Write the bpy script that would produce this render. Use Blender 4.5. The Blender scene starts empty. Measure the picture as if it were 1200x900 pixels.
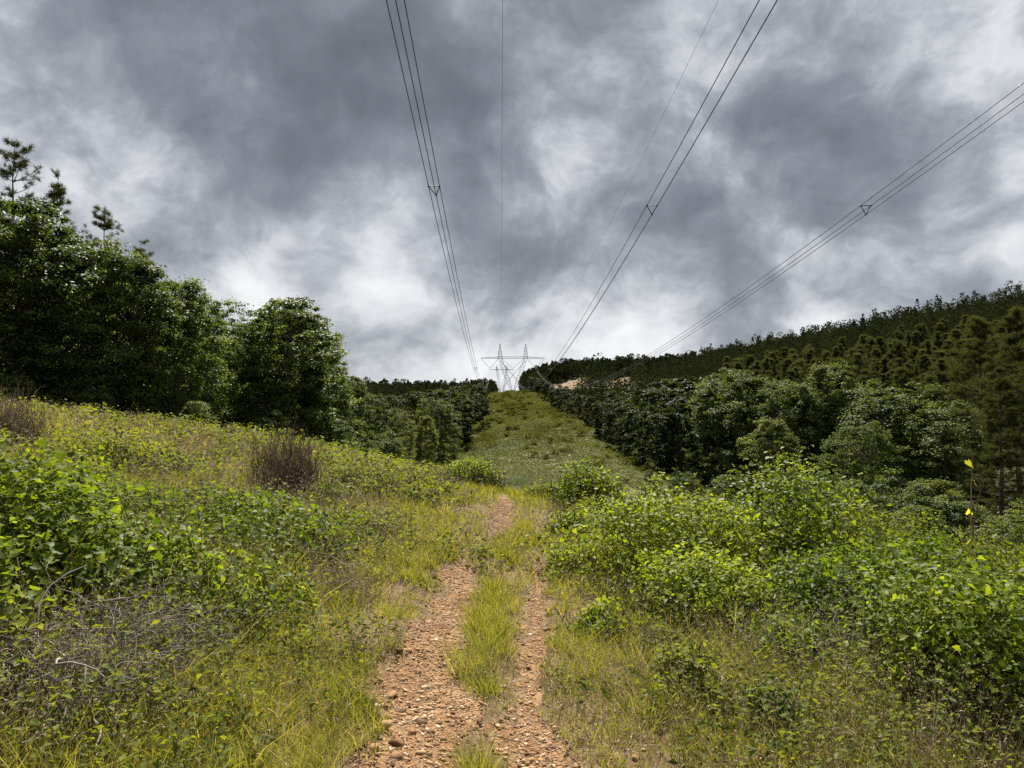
import bpy, math
import numpy as np
from mathutils import Vector
S = bpy.context.scene
COL = S.collection
rng = np.random.default_rng(7)
rad = math.radians

# ------------------------------------------------------------------ camera
F = 832.0 / 1200.0                     # focal length as a share of the picture width
EYE = 1.6
cd = bpy.data.cameras.new("camera"); cam = bpy.data.objects.new("camera", cd); COL.objects.link(cam)
cd.sensor_width = 36; cd.lens = 36 * F; cd.clip_start = 0.05; cd.clip_end = 8000
cam.location = (0, 0, EYE); cam.rotation_euler = (rad(90 + 1.38), 0, 0)
S.camera = cam

# ------------------------------------------------------------------ sun, sky, exposure
SUN_EL, SUN_AZ = 54.0, 2.0            # azimuth from straight ahead (+Y), positive to the right
ld = bpy.data.lights.new("sun", 'SUN'); ld.energy = 5.0; ld.angle = rad(0.6); ld.color = (1.0, 0.945, 0.86)
sun = bpy.data.objects.new("sun", ld); COL.objects.link(sun)
to_sun = Vector((math.sin(rad(SUN_AZ)) * math.cos(rad(SUN_EL)), math.cos(rad(SUN_AZ)) * math.cos(rad(SUN_EL)), math.sin(rad(SUN_EL))))
sun.rotation_euler = to_sun.to_track_quat('Z', 'Y').to_euler(); sun.location = to_sun * 60
S.view_settings.view_transform = 'Standard'; S.view_settings.look = 'None'
S.view_settings.gamma = 1.0; S.view_settings.use_curve_mapping = False
S.view_settings.exposure = 1.32
S.cycles.max_bounces = 6; S.cycles.diffuse_bounces = 4; S.cycles.glossy_bounces = 2
S.cycles.transmission_bounces = 4; S.cycles.transparent_max_bounces = 8
S.cycles.use_denoising = False


class Nodes:
    def __init__(s, nt): s.nt = nt; nt.nodes.clear()
    def n(s, typ, ins=None, **attrs):
        nd = s.nt.nodes.new(typ)
        for k, v in attrs.items(): setattr(nd, k, v)
        for k, v in (ins or {}).items():
            if isinstance(v, bpy.types.NodeSocket): s.nt.links.new(v, nd.inputs[k])
            else: nd.inputs[k].default_value = v
        return nd
    def math(s, op, a, b=0.0, c=None, clamp=False):
        d = {0: a, 1: b}
        if c is not None: d[2] = c
        return s.n('ShaderNodeMath', d, operation=op, use_clamp=clamp).outputs[0]
    def noise(s, vec, scale, detail=6.0, rough=0.55, dist=0.0, dims='3D'):
        return s.n('ShaderNodeTexNoise', {'Vector': vec, 'Scale': scale, 'Detail': detail, 'Roughness': rough, 'Distortion': dist}, noise_dimensions=dims)
    def ramp(s, fac, stops, interp='LINEAR'):
        nd = s.n('ShaderNodeValToRGB', {'Fac': fac}); cr = nd.color_ramp; cr.interpolation = interp
        while len(cr.elements) < len(stops): cr.elements.new(0.5)
        for e, (p, c) in zip(cr.elements, stops): e.position = p; e.color = (*c, 1) if len(c) == 3 else c
        return nd.outputs['Color']
    def mix(s, fac, a, b, blend='MIX'):
        nd = s.n('ShaderNodeMix', data_type='RGBA', blend_type=blend)
        for i, v in ((0, fac), (6, a), (7, b)):
            if isinstance(v, bpy.types.NodeSocket): s.nt.links.new(v, nd.inputs[i])
            else: nd.inputs[i].default_value = v if i == 0 else ((*v, 1) if len(v) == 3 else v)
        return nd.outputs[2]


def pix_dir(px, py):
    """World direction of a photo pixel: only used to work out where a thing stands."""
    x, y = (px - 600) / 832.0, (450 - py) / 832.0
    c, s_ = math.cos(rad(1.38)), math.sin(rad(1.38))
    return Vector((x, c - y * s_, s_ + y * c)).normalized()


def build_world():
    w = bpy.data.worlds.new("World"); S.world = w; w.use_nodes = True
    N = Nodes(w.node_tree)
    d = N.n('ShaderNodeTexCoord').outputs['Generated']
    sep = N.n('ShaderNodeSeparateXYZ', {0: d})
    z = N.math('MAXIMUM', sep.outputs[2], 0.0)
    den = N.math('ADD', z, 0.42)
    p = N.n('ShaderNodeCombineXYZ', {0: N.math('DIVIDE', sep.outputs[0], den), 1: N.math('DIVIDE', sep.outputs[1], den), 2: 0.0}).outputs[0]
    # warp the directions a little, so the cloud banks get torn edges
    wn = N.noise(d, 3.0, 5, .55)
    warp = N.n('ShaderNodeVectorMath', {0: wn.outputs['Color'], 1: (.5, .5, .5)}, operation='SUBTRACT').outputs[0]
    warp = N.n('ShaderNodeVectorMath', {0: warp, 'Scale': 0.17}, operation='SCALE').outputs[0]
    dw = N.n('ShaderNodeVectorMath', {0: d, 1: warp}, operation='ADD').outputs[0]
    ds = N.n('ShaderNodeVectorMath', {0: dw, 1: (1.0, 1.0, 1.2)}, operation='MULTIPLY').outputs[0]
    pw = N.n('ShaderNodeVectorMath', {0: p, 1: warp}, operation='ADD').outputs[0]
    big = N.noise(pw, 2.2, 3, .5).outputs['Fac']
    puff = N.noise(ds, 5.2, 11, .54, 0.0).outputs['Fac']
    fine = N.noise(ds, 12.0, 8, .6, 0.0).outputs['Fac']
    tot = N.math('ADD', N.math('MULTIPLY', N.math('SUBTRACT', big, .5), 0.45), N.math('MULTIPLY', N.math('SUBTRACT', puff, .5), 1.6))
    tot = N.math('ADD', tot, N.math('MULTIPLY', N.math('SUBTRACT', fine, .5), 0.95))
    tot = N.math('ADD', tot, 0.525)
    # the banks and the gaps of this sky: (pixel, radius, strength)
    for px, py, r, a in [(330, 60, .42, -.24), (600, 60, .34, -.20), (180, 120, .22, -.12), (450, 130, .22, -.05),
                         (960, 130, .26, -.22), (1060, 120, .16, -.18), (860, 170, .14, -.10),
                         (700, 290, .26, -.10), (860, 290, .18, -.08), (1060, 290, .20, -.08), (250, 250, .12, -.08), (500, 330, .12, -.04),
                         (600, 30, .50, -.10), (250, 40, .30, -.06), (1130, 60, .11, .26), (1170, 40, .12, .20), (640, 160, .09, .13), (705, 190, .12, .13), (590, 190, .08, .08), (450, 240, .13, .20), (560, 215, .09, .12),
                         (320, 340, .16, .16), (420, 290, .14, .06), (500, 395, .16, .20), (600, 435, .16, .24), (420, 400, .20, .12), (700, 400, .2, .1), (200, 225, .16, .14), (900, 250, .07, .12),
                         (1190, 325, .07, .34), (730, 410, .14, .12), (60, 90, .20, .12), (100, 210, .14, .16), (280, 240, .12, .10), (40, 150, .12, .12), (640, 240, .09, .05), (760, 330, .16, .08), (1100, 250, .14, .06), (380, 330, .16, .06)]:
        c = pix_dir(px, py)
        dist = N.n('ShaderNodeVectorMath', {0: dw, 1: tuple(c)}, operation='DISTANCE').outputs['Value']
        m = N.n('ShaderNodeMapRange', {'Value': dist, 'From Min': 0.0, 'From Max': r, 'To Min': a * 1.2, 'To Max': 0.0}, interpolation_type='SMOOTHSTEP').outputs[0]
        tot = N.math('ADD', tot, m)
    soft = N.n('ShaderNodeMapRange', {'Value': tot, 'From Min': -.30, 'From Max': 1.25, 'To Min': 0.0, 'To Max': 1.0}).outputs[0]
    cloud = N.ramp(soft, [(0.0, (.120, .137, .162)), (.20, (.165, .185, .215)), (.36, (.235, .258, .297)), (.48, (.345, .372, .415)), (.57, (.49, .515, .56)), (.67, (.66, .68, .715)), (.84, (.87, .88, .89)), (1.0, (1.0, 1.0, 1.0))], 'B_SPLINE')
    sky = N.n('ShaderNodeTexSky', sky_type='NISHITA', sun_disc=False, sun_elevation=rad(SUN_EL), sun_rotation=rad(SUN_AZ))
    clear = N.n('ShaderNodeVectorMath', {0: sky.outputs[0], 'Scale': 0.07}, operation='SCALE').outputs[0]
    hole = N.n('ShaderNodeMapRange', {'Value': tot, 'From Min': .45, 'From Max': 1.0, 'To Min': 0.06, 'To Max': 0.0}).outputs[0]
    bg = N.n('ShaderNodeBackground', {'Color': N.mix(hole, cloud, clear), 'Strength': 0.43})
    o = N.n('ShaderNodeOutputWorld', {'Surface': bg.outputs[0]})
build_world()


# ------------------------------------------------------------------ materials
def new_mat(name):
    m = bpy.data.materials.new(name); m.use_nodes = True
    return m, Nodes(m.node_tree)


def leaf_mat(name, stops, trans=.4, rough=.45, spec=.4, tcol=(1.25, 1.35, .45)):
    """Leaves: colour differs leaf by leaf and, through 'tone', spray by spray (young or old growth)."""
    m, N = new_mat(name)
    ri = N.n('ShaderNodeNewGeometry').outputs['Random Per Island']
    tone = N.n('ShaderNodeAttribute', attribute_name='tone').outputs['Fac']
    ob = N.n('ShaderNodeObjectInfo').outputs['Random']
    f = N.math('ADD', N.math('MULTIPLY', ri, .45), N.math('MULTIPLY', tone, .55))
    f = N.math('ADD', f, N.math('MULTIPLY', N.math('SUBTRACT', ob, .5), .45), clamp=True)
    col = N.ramp(f, stops)
    if spec > 0: b = N.n('ShaderNodeBsdfPrincipled', {'Base Color': col, 'Roughness': rough, 'Specular IOR Level': spec})
    else: b = N.n('ShaderNodeBsdfDiffuse', {'Color': col})
    t = N.n('ShaderNodeBsdfTranslucent', {'Color': N.mix(1.0, col, tcol, 'MULTIPLY')})
    mx = N.n('ShaderNodeMixShader', {0: trans, 1: b.outputs[0], 2: t.outputs[0]})
    N.n('ShaderNodeOutputMaterial', {'Surface': mx.outputs[0]})
    return m


def plain_mat(name, c1, c2, scale=8.0, rough=.8, metal=0.0, spec=.3, bump=0.0):
    m, N = new_mat(name)
    co = N.n('ShaderNodeTexCoord').outputs['Object']
    nz = N.noise(co, scale, 6, .6).outputs['Fac']
    col = N.ramp(nz, [(.3, c1), (.7, c2)])
    b = N.n('ShaderNodeBsdfPrincipled', {'Base Color': col, 'Roughness': rough, 'Metallic': metal, 'Specular IOR Level': spec})
    if bump:
        bp = N.n('ShaderNodeBump', {'Height': nz, 'Strength': bump, 'Distance': .02}); N.nt.links.new(bp.outputs[0], b.inputs['Normal'])
    N.n('ShaderNodeOutputMaterial', {'Surface': b.outputs[0]})
    return m


def island_mat(name, stops, rough=.9, spec=.2, trans=0.0):
    m, N = new_mat(name)
    g = N.n('ShaderNodeNewGeometry')
    ob = N.n('ShaderNodeObjectInfo').outputs['Random']
    f = N.math('FRACT', N.math('ADD', g.outputs['Random Per Island'], ob))
    col = N.ramp(f, stops)
    co = N.n('ShaderNodeTexCoord').outputs['Object']
    nz = N.noise(co, 60, 4, .6).outputs['Fac']
    col = N.mix(.35, col, N.ramp(nz, [(.3, (.5, .5, .5)), (.7, (1.2, 1.2, 1.2))]), 'MULTIPLY')
    b = N.n('ShaderNodeBsdfPrincipled', {'Base Color': col, 'Roughness': rough, 'Specular IOR Level': spec})
    out = b.outputs[0]
    if trans:
        t = N.n('ShaderNodeBsdfTranslucent', {'Color': col}); out = N.n('ShaderNodeMixShader', {0: trans, 1: out, 2: t.outputs[0]}).outputs[0]
    N.n('ShaderNodeOutputMaterial', {'Surface': out})
    return m


M = {}
M['hardwood'] = leaf_mat('hardwood leaves', [(0, (.030, .046, .014)), (.35, (.056, .078, .022)), (.7, (.098, .124, .034)), (1, (.170, .188, .055))], .48, .45, .14, (1.45, 1.5, .55))
M['shaded_hardwood'] = leaf_mat('cloud-shaded hardwood leaves', [(0, (.014, .022, .008)), (.35, (.025, .036, .011)), (.7, (.045, .058, .016)), (1, (.085, .098, .028))], .34, .5, .06, (1.5, 1.45, .5))  # far rows: leaf colour darkened to stand for cloud shadow
M['hardwood_light'] = leaf_mat('light hardwood leaves', [(0, (.050, .070, .022)), (.4, (.086, .110, .034)), (.8, (.130, .155, .048)), (1, (.18, .20, .07))], .40, .55, .10, (1.4, 1.4, .55))
M['pine'] = leaf_mat('pine needles', [(0, (.034, .042, .016)), (.5, (.058, .068, .026)), (1, (.10, .110, .044))], .30, .6, 0, (1.3, 1.25, .6))
M['stand_pine'] = leaf_mat('stand pine needles', [(0, (.040, .050, .022)), (.5, (.062, .073, .030)), (1, (.10, .112, .048))], .38, .6, 0, (1.25, 1.25, .65))
M['forest'] = leaf_mat('cloud-shaded far forest needles', [(0, (.009, .014, .007)), (.5, (.017, .022, .010)), (1, (.036, .040, .018))], .25, .65, 0, (1.15, 1.15, .7))  # base colour lowered, so the ridge looks under cloud shadow
M['vine'] = leaf_mat('vine leaves', [(0, (.040, .066, .010)), (.35, (.086, .122, .016)), (.65, (.155, .192, .024)), (.9, (.215, .245, .034)), (1, (.245, .265, .045))], .53, .48, .10, (1.5, 1.53, .32))
M['shrub'] = leaf_mat('small shrub leaves', [(0, (.058, .076, .016)), (.5, (.115, .138, .026)), (1, (.20, .21, .045))], .48, .55, .08, (1.7, 1.6, .40))
M['grass'] = leaf_mat('grass blades', [(0, (.092, .112, .022)), (.35, (.160, .176, .036)), (.60, (.245, .232, .062)), (.80, (.36, .305, .125)), (1, (.50, .41, .23))], .45, .6, 0, (1.35, 1.35, .45))
M['dry'] = island_mat('dry stems', [(0, (.13, .095, .060)), (.5, (.25, .19, .12)), (1, (.42, .34, .22))], .85, .2, .2)
M['rust_stem'] = island_mat('brown dry stems', [(0, (.095, .072, .046)), (.5, (.185, .142, .090)), (1, (.32, .255, .165))], .85, .2, .1)
M['twig'] = island_mat('grey dead twigs', [(0, (.065, .056, .047)), (.5, (.145, .126, .106)), (.85, (.22, .195, .168)), (1, (.25, .222, .192))], .75, .3)
M['stem'] = island_mat('brown stems', [(0, (.05, .040, .028)), (1, (.13, .10, .07))], .85, .2)
M['bark'] = plain_mat('bark', (.045, .035, .028), (.11, .09, .07), 9, .9, bump=.5)
M['stone'] = island_mat('red-brown stones', [(0, (.10, .050, .026)), (.35, (.245, .135, .066)), (.7, (.36, .222, .115)), (.9, (.39, .285, .17)), (1, (.46, .38, .27))], .9, .2)
M['steel'] = plain_mat('galvanised steel', (.10, .105, .11), (.15, .155, .16), 1.5, .7, .15)
M['porcelain'] = plain_mat('insulator glass', (.55, .58, .60), (.70, .72, .73), 3, .25, 0, .5)
M['alu'] = plain_mat('stranded aluminium', (.10, .10, .105), (.16, .16, .165), 3, .42, .6)
M['alu_dark'] = plain_mat('weathered spacer metal', (.05, .05, .055), (.09, .09, .095), 3, .6, .6)


# ------------------------------------------------------------------ mesh helpers
def make_mesh(name, V, quads=None, tris=None, mat=None, tone=None, smooth=False):
    V = np.asarray(V, np.float32).reshape(-1, 3)
    me = bpy.data.meshes.new(name)
    idx, start, k = [], [], 0
    for f, c in ((quads, 4), (tris, 3)):
        if f is None or len(f) == 0: continue
        f = np.asarray(f, np.int32).reshape(-1, c)
        idx.append(f.ravel()); start.append(k + np.arange(len(f), dtype=np.int32) * c); k += f.size
    idx = np.concatenate(idx); start = np.concatenate(start)
    me.vertices.add(len(V)); me.vertices.foreach_set('co', V.ravel())
    me.loops.add(len(idx)); me.loops.foreach_set('vertex_index', idx)
    me.polygons.add(len(start)); me.polygons.foreach_set('loop_start', start)
    if smooth: me.polygons.foreach_set('use_smooth', np.ones(len(start), bool))
    me.update(calc_edges=True)
    if tone is not None:
        a = me.attributes.new('tone', 'FLOAT', 'POINT'); a.data.foreach_set('value', np.asarray(tone, np.float32))
    if mat: me.materials.append(mat)
    return me


def obj(name, me, parent=None, label=None, cat=None, group=None, kind=None):
    o = bpy.data.objects.new(name, me); COL.objects.link(o)
    if parent: o.parent = parent
    tag(o, label, cat, group, kind)
    return o


def tag(o, label=None, cat=None, group=None, kind=None):
    for k, v in (('label', label), ('category', cat), ('group', group), ('kind', kind)):
        if v: o[k] = v
    return o


def thing(name, label, cat, loc=(0, 0, 0), rz=0.0, group=None, scale=None):
    o = bpy.data.objects.new(name, None); COL.objects.link(o)
    o.location = loc; o.rotation_euler.z = rz; o.empty_display_size = .2
    if scale is not None: o.scale = scale
    return tag(o, label, cat, group)


def nrm(a): return a / np.maximum(np.linalg.norm(a, axis=-1, keepdims=True), 1e-9)


class MB:
    """Collects quads and triangles of one part."""
    def __init__(s): s.V, s.Q, s.T, s.tone, s.k = [], [], [], [], 0
    def add(s, V, Q=None, T=None, tone=.5):
        V = np.asarray(V, float).reshape(-1, 3)
        if Q is not None and len(Q): s.Q.append(np.asarray(Q).reshape(-1, 4) + s.k)
        if T is not None and len(T): s.T.append(np.asarray(T).reshape(-1, 3) + s.k)
        s.tone.append(np.broadcast_to(np.asarray(tone, float), (len(V),)))
        s.V.append(V); s.k += len(V)
        return s
    def mesh(s, name, mat, smooth=False):
        return make_mesh(name, np.concatenate(s.V), np.concatenate(s.Q) if s.Q else None, np.concatenate(s.T) if s.T else None, mat, np.concatenate(s.tone), smooth)


def leaves(mb, C, Nn, size, tone, g, aspect=.7, heart=False, fold=.12):
    """One leaf per centre: a folded rhombic leaf (2 triangles) or a heart-shaped vine leaf (2 quads)."""
    n = len(C); Nn = nrm(Nn)
    r = nrm(g.normal(size=(n, 3)))
    a = nrm(np.cross(Nn, r)); b = np.cross(Nn, a)
    s = np.broadcast_to(np.asarray(size, float), (n,))[:, None]
    if heart:
        t = np.array([(.10, 0, 0), (-.12, .30, fold), (.22, .50 , fold * 1.3), (1, 0, -.10), (.22, -.50, fold * 1.3), (-.12, -.30, fold)])
        q = np.array([(0, 3, 2, 1), (0, 5, 4, 3)]); k = 6
    else:
        t = np.array([(0, 0, 0), (.42, .5, fold), (1, 0, -.06), (.42, -.5, fold)]); q = np.array([(0, 2, 1), (0, 3, 2)]); k = 4
    t = t.copy(); t[:, 0] -= .45; t[:, 1] *= aspect
    V = C[:, None, :] + s[:, None] * (t[None, :, 0:1] * a[:, None] + t[None, :, 1:2] * b[:, None] + t[None, :, 2:3] * Nn[:, None])
    Fc = (np.arange(n) * k)[:, None, None] + q[None]
    tn = np.repeat(np.broadcast_to(np.asarray(tone, float), (n,)), k)
    if heart: mb.add(V, Q=Fc.reshape(-1, 4), tone=tn)
    else: mb.add(V, T=Fc.reshape(-1, 3), tone=tn)


def tubes(mb, P, R, k=4, tone=.5):
    """Tapered tubes along polylines P (n, m, 3) with radii R (n, m)."""
    P = np.asarray(P, float); n, m, _ = P.shape; R = np.broadcast_to(np.asarray(R, float), (n, m))
    d = np.gradient(P, axis=1); d = nrm(d)
    ref = np.where(np.abs(d[..., 2:3]) > .85, np.array([1., 0, 0]), np.array([0, 0, 1.]))
    a = nrm(np.cross(d, ref)); b = np.cross(d, a)
    an = np.arange(k) * 2 * math.pi / k
    V = P[:, :, None] + R[:, :, None, None] * (np.cos(an)[None, None, :, None] * a[:, :, None] + np.sin(an)[None, None, :, None] * b[:, :, None])
    i = np.arange(m - 1)[:, None]; j = np.arange(k)[None]
    q = np.stack([i * k + j, i * k + (j + 1) % k, (i + 1) * k + (j + 1) % k, (i + 1) * k + j], -1).reshape(-1, 4)
    Q = (np.arange(n) * m * k)[:, None, None] + q[None]
    mb.add(V.reshape(-1, 3), Q=Q.reshape(-1, 4), tone=tone)


def ribbons(mb, base, dirv, length, width, bend, tone, g, levels=(0, .45, 1.0), face=None):
    """Grass blades: thin tapering ribbons that bend over."""
    n = len(base); dirv = nrm(dirv)
    side = nrm(np.cross(dirv, nrm(g.normal(size=(n, 3)))))
    hb = g.normal(size=(n, 3)); hb[:, 2] = -.15; hb = nrm(hb)
    Vs = []
    for t in levels:
        c = base + dirv * (length * t)[:, None] + hb * (bend * length * t * t)[:, None]
        w = (width * (1 - t) ** .6 * .5)[:, None] if t < 1 else (width * .05)[:, None]
        Vs += [c - side * w, c + side * w]
    V = np.stack(Vs, 1); L = len(levels)
    q = np.array([(2 * i, 2 * i + 1, 2 * i + 3, 2 * i + 2) for i in range(L - 1)])
    Q = (np.arange(n) * 2 * L)[:, None, None] + q[None]
    mb.add(V.reshape(-1, 3), Q=Q.reshape(-1, 4), tone=np.repeat(tone, 2 * L))


# ------------------------------------------------------------------ terrain
CTRL = [(0, -30, .8), (0, -6, .3), (0, 0, .0), (0, 3.5, -.17), (0, 6, -.30), (0, 10, -.5), (0, 16, -.82), (0, 21, -1.12), (.5, 28, -2.3), (2, 38, -4.8), (3, 50, -6.1), (4, 72, -5.0),
        (3.5, 123, -2.8), (2, 190, -.6), (1.2, 250, 2.4), (.6, 292, 5.3), (.4, 312, 5.9), (0, 340, 4), (0, 430, 0),
        (-1.6, 4, .0), (-3, 4, .25), (-6, 5, .6), (-1.6, 7, -.22), (-4, 8, .10), (-7, 10, .55), (-3, 12, -.35), (-5, 18, -.35), (-10, 18, .3), (-14, 20, .85), (-10, 10, .9),
        (-23, 32, 1.35), (-15.4, 32, .3), (-7.6, 33, -1.1), (-3, 29, -1.9), (-27, 42, 1.6), (-18, 60, -1.8), (-17, 80, -3.4), (-13, 110, -5), (-9, 72, -5), (-10, 150, -4.2), (-11, 200, -2), (-9, 250, 1.5), (-7, 300, 5),
        (-40, 60, 2.2), (-60, 100, 2), (-60, 200, 0), (-30, 150, -4), (-40, 300, 2), (-200, 300, 5), (-200, 100, 10), (-60, 40, 5), (-40, 10, 4), (-40, -30, 4),
        (1.5, 5, -.33), (3, 5, -.55), (5, 5, -.9), (3, 10, -.9), (6, 10, -1.4), (9, 10, -2.0), (4, 20, -1.7), (8, 20, -2.5), (15, 20, -3.8), (8, 33, -4.8), (15, 35, -5.9), (30, 35, -6.5), (32, 45, -7),
        (12, 0, -2), (40, 0, -5), (40, -30, -4), (20, 70, -8), (40, 70, -8.2), (60, 70, -6.5), (14.3, 72, -5.8), (13.3, 123, -3.2), (12.6, 190, -.9), (10, 300, 5),
        (22, 123, -5), (22, 190, -1), (22, 300, 0), (40, 300, 0), (36, 360, 2.5), (60, 90, -6), (66, 110, -2.4), (85, 125, 2.2), (50, 150, -2), (60, 200, 3), (110, 130, 7), (100, 180, 9), (180, 250, 29), (145, 300, 22), (91, 380, 11.5), (70, 300, 8),
        (38, 400, 5.5), (45, 428, 9.2), (70, 430, 10.5), (49, 476, 17.5), (75, 478, 18.5), (60, 505, 18), (25, 505, 15), (90, 500, 20), (250, 400, 30), (400, 400, 30), (0, 600, 6), (-60, 600, 5), (200, 600, 20),
        (0, 1500, 0), (800, 1500, 0), (-800, 1500, 0), (-800, 200, 8), (900, 200, 10), (-300, -300, 5), (300, -300, 0), (-900, -500, 0), (900, -500, 0), (0, 3000, 0), (2500, 3000, 0), (-2500, 3000, 0), (3000, 0, 0), (-3000, 0, 0)]


class Spline:
    def __init__(s, C):
        C = np.array(C, float); s.P = s.w(C[:, 0], C[:, 1]); n = len(C)
        K = s.phi(np.linalg.norm(s.P[:, None] - s.P[None], axis=2)) + np.eye(n) * 2e-3
        A = np.zeros((n + 3, n + 3)); A[:n, :n] = K; A[:n, n] = 1; A[:n, n + 1:] = s.P; A[n, :n] = 1; A[n + 1:, :n] = s.P.T
        s.c = np.linalg.solve(A, np.concatenate([C[:, 2], np.zeros(3)]))
    @staticmethod
    def w(x, y): return np.stack([np.arcsinh(x / 12.0) * 1.0, np.arcsinh((y + 4) / 14.0) * 1.5], -1)
    @staticmethod
    def phi(r): return r * r * np.log(r + 1e-9)
    def __call__(s, x, y):
        x = np.asarray(x, float); sh = x.shape; x = x.ravel(); y = np.asarray(y, float).ravel(); out = np.empty(len(x))
        for i in range(0, len(x), 40000):
            p = s.w(x[i:i + 40000], y[i:i + 40000]); K = s.phi(np.linalg.norm(p[:, None] - s.P[None], axis=2))
            out[i:i + 40000] = K @ s.c[:-3] + s.c[-3] + p @ s.c[-2:]
        return out.reshape(sh)
SPL = Spline(CTRL)


def vnoise(x, y, seed=0):
    """Smooth value noise, -1..1."""
    xi, yi = np.floor(x), np.floor(y); fx, fy = x - xi, y - yi
    fx, fy = fx * fx * (3 - 2 * fx), fy * fy * (3 - 2 * fy)
    def h(a, b):
        v = np.sin(a * 127.1 + b * 311.7 + seed * 74.7) * 43758.5453
        return (v - np.floor(v)) * 2 - 1
    return (h(xi, yi) * (1 - fx) + h(xi + 1, yi) * fx) * (1 - fy) + (h(xi, yi + 1) * (1 - fx) + h(xi + 1, yi + 1) * fx) * fy


LY = [0, 3.5, 4.6, 7.06, 9.0, 10.2, 11.5, 13.5, 17, 20]
LX = [-.42, -.47, -.55, -.62, -.62, -.52, -.30, -.12, -.18, -.2]
LW = [.21, .235, .235, .22, .12, .07, .05, .30, .22, .0]
RX = [.06, .08, .13, .25, .34, .40, .46, .50, .5, .5]
RW = [.16, .15, .125, .11, .08, .07, .04, .03, .02, 0]


def rut_mask(x, y):
    """1 inside the bare ruts, falling to 0 at their ragged edges."""
    e = .20 * vnoise(x * 4, y * 4, 3) + .15 * vnoise(x * 11, y * 11, 4) + .20 * vnoise(x * 1.3, y * 1.1, 5)
    out = np.zeros_like(x)
    for cx, w in ((LX, LW), (RX, RW)):
        c, ww = np.interp(y, LY, cx), np.interp(y, LY, w)
        dd = (np.abs(x - c) + e * (.35 + ww)) / np.maximum(ww, .02)
        out = np.maximum(out, np.clip((1.25 - dd) / .35, 0, 1) * (ww > .025))
    return out * (y > -3)


def ground(x, y):
    x = np.asarray(x, float); y = np.asarray(y, float)
    h = SPL(x, y); r = np.hypot(x, y)
    h = h + .05 * vnoise(x * .9, y * .9, 1) * np.clip(r / 6, .15, 1) + .022 * vnoise(x * 3.3, y * 3.3, 2)
    h = h + .35 * vnoise(x * .12, y * .12, 6) * np.clip((r - 30) / 60, 0, 1)
    return h - .035 * rut_mask(x, y)


def gz(x, y): return float(ground(np.array([x]), np.array([y]))[0])


def at(px, y, lift=0.0):
    """The spot on the ground at depth y that lies in the photo column px."""
    x = (px - 600) / 832.0 * y
    return x, y, gz(x, y) + lift


def top_h(py, y, base):
    """How tall a thing standing at depth y on height base is, when its top lies in the photo row py."""
    return EYE + (470 - py) / 832.0 * y - base


def build_ground():
    def axis(lo, hi, step, g):
        out = [0.0]; s_ = step
        while out[-1] < hi: out.append(out[-1] + s_); s_ *= g
        neg = [0.0]; s_ = step
        while neg[-1] > lo: neg.append(neg[-1] - s_); s_ *= g
        return np.array(sorted(set(neg + out)))
    xs = axis(-3000, 3000, .06, 1.038); ys = axis(-600, 4000, .06, 1.022)
    X, Y = np.meshgrid(xs, ys); Z = ground(X, Y)
    nx, ny = len(xs), len(ys); i, j = np.meshgrid(np.arange(nx - 1), np.arange(ny - 1))
    a = j * nx + i
    Q = np.stack([a, a + 1, a + nx + 1, a + nx], -1).reshape(-1, 4)
    m, N = new_mat('meadow soil and thatch')
    co = N.n('ShaderNodeNewGeometry').outputs['Position']
    n1 = N.noise(co, .6, 6, .6).outputs['Fac']; n2 = N.noise(co, 9, 8, .65).outputs['Fac']; n3 = N.noise(co, .05, 4, .5).outputs['Fac']
    c = N.ramp(n2, [(.25, (.055, .037, .021)), (.5, (.125, .082, .044)), (.75, (.22, .150, .085))])
    c = N.mix(N.ramp(n1, [(.4, (0, 0, 0)), (.65, (.75, .75, .75))]), c, (.150, .098, .052))
    c = N.mix(N.ramp(n3, [(.42, (0, 0, 0)), (.6, (.5, .5, .5))]), c, (.105, .078, .038))
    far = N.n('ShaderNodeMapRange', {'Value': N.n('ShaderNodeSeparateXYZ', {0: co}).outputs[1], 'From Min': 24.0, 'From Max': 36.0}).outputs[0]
    c = N.mix(far, c, N.ramp(N.noise(co, .09, 6, .65).outputs['Fac'], [(.32, (.026, .036, .010)), (.5, (.058, .064, .020)), (.68, (.105, .098, .042))]))  # green cover of the far slope, its colour also darkened for cloud shade
    pd = N.n('ShaderNodeVectorMath', {0: N.n('ShaderNodeVectorMath', {0: N.n('ShaderNodeVectorMath', {0: co, 1: (52, 452, 0)}, operation='SUBTRACT').outputs[0], 1: (1 / 36, 1 / 30, 0)}, operation='MULTIPLY').outputs[0]}, operation='LENGTH').outputs['Value']
    bare = N.n('ShaderNodeMapRange', {'Value': pd, 'From Min': .8, 'From Max': 1.05, 'To Min': 1.0, 'To Max': 0.0}).outputs[0]
    c = N.mix(bare, c, N.ramp(n1, [(.35, (.13, .088, .050)), (.65, (.21, .150, .092))]))
    b = N.n('ShaderNodeBsdfPrincipled', {'Base Color': c, 'Roughness': .95, 'Specular IOR Level': .15})
    bp = N.n('ShaderNodeBump', {'Height': n2, 'Strength': .7, 'Distance': .06}); N.nt.links.new(bp.outputs[0], b.inputs['Normal'])
    N.n('ShaderNodeOutputMaterial', {'Surface': b.outputs[0]})
    obj('ground', make_mesh('ground', np.stack([X, Y, Z], -1), Q, mat=m, smooth=True), kind='structure')


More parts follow.
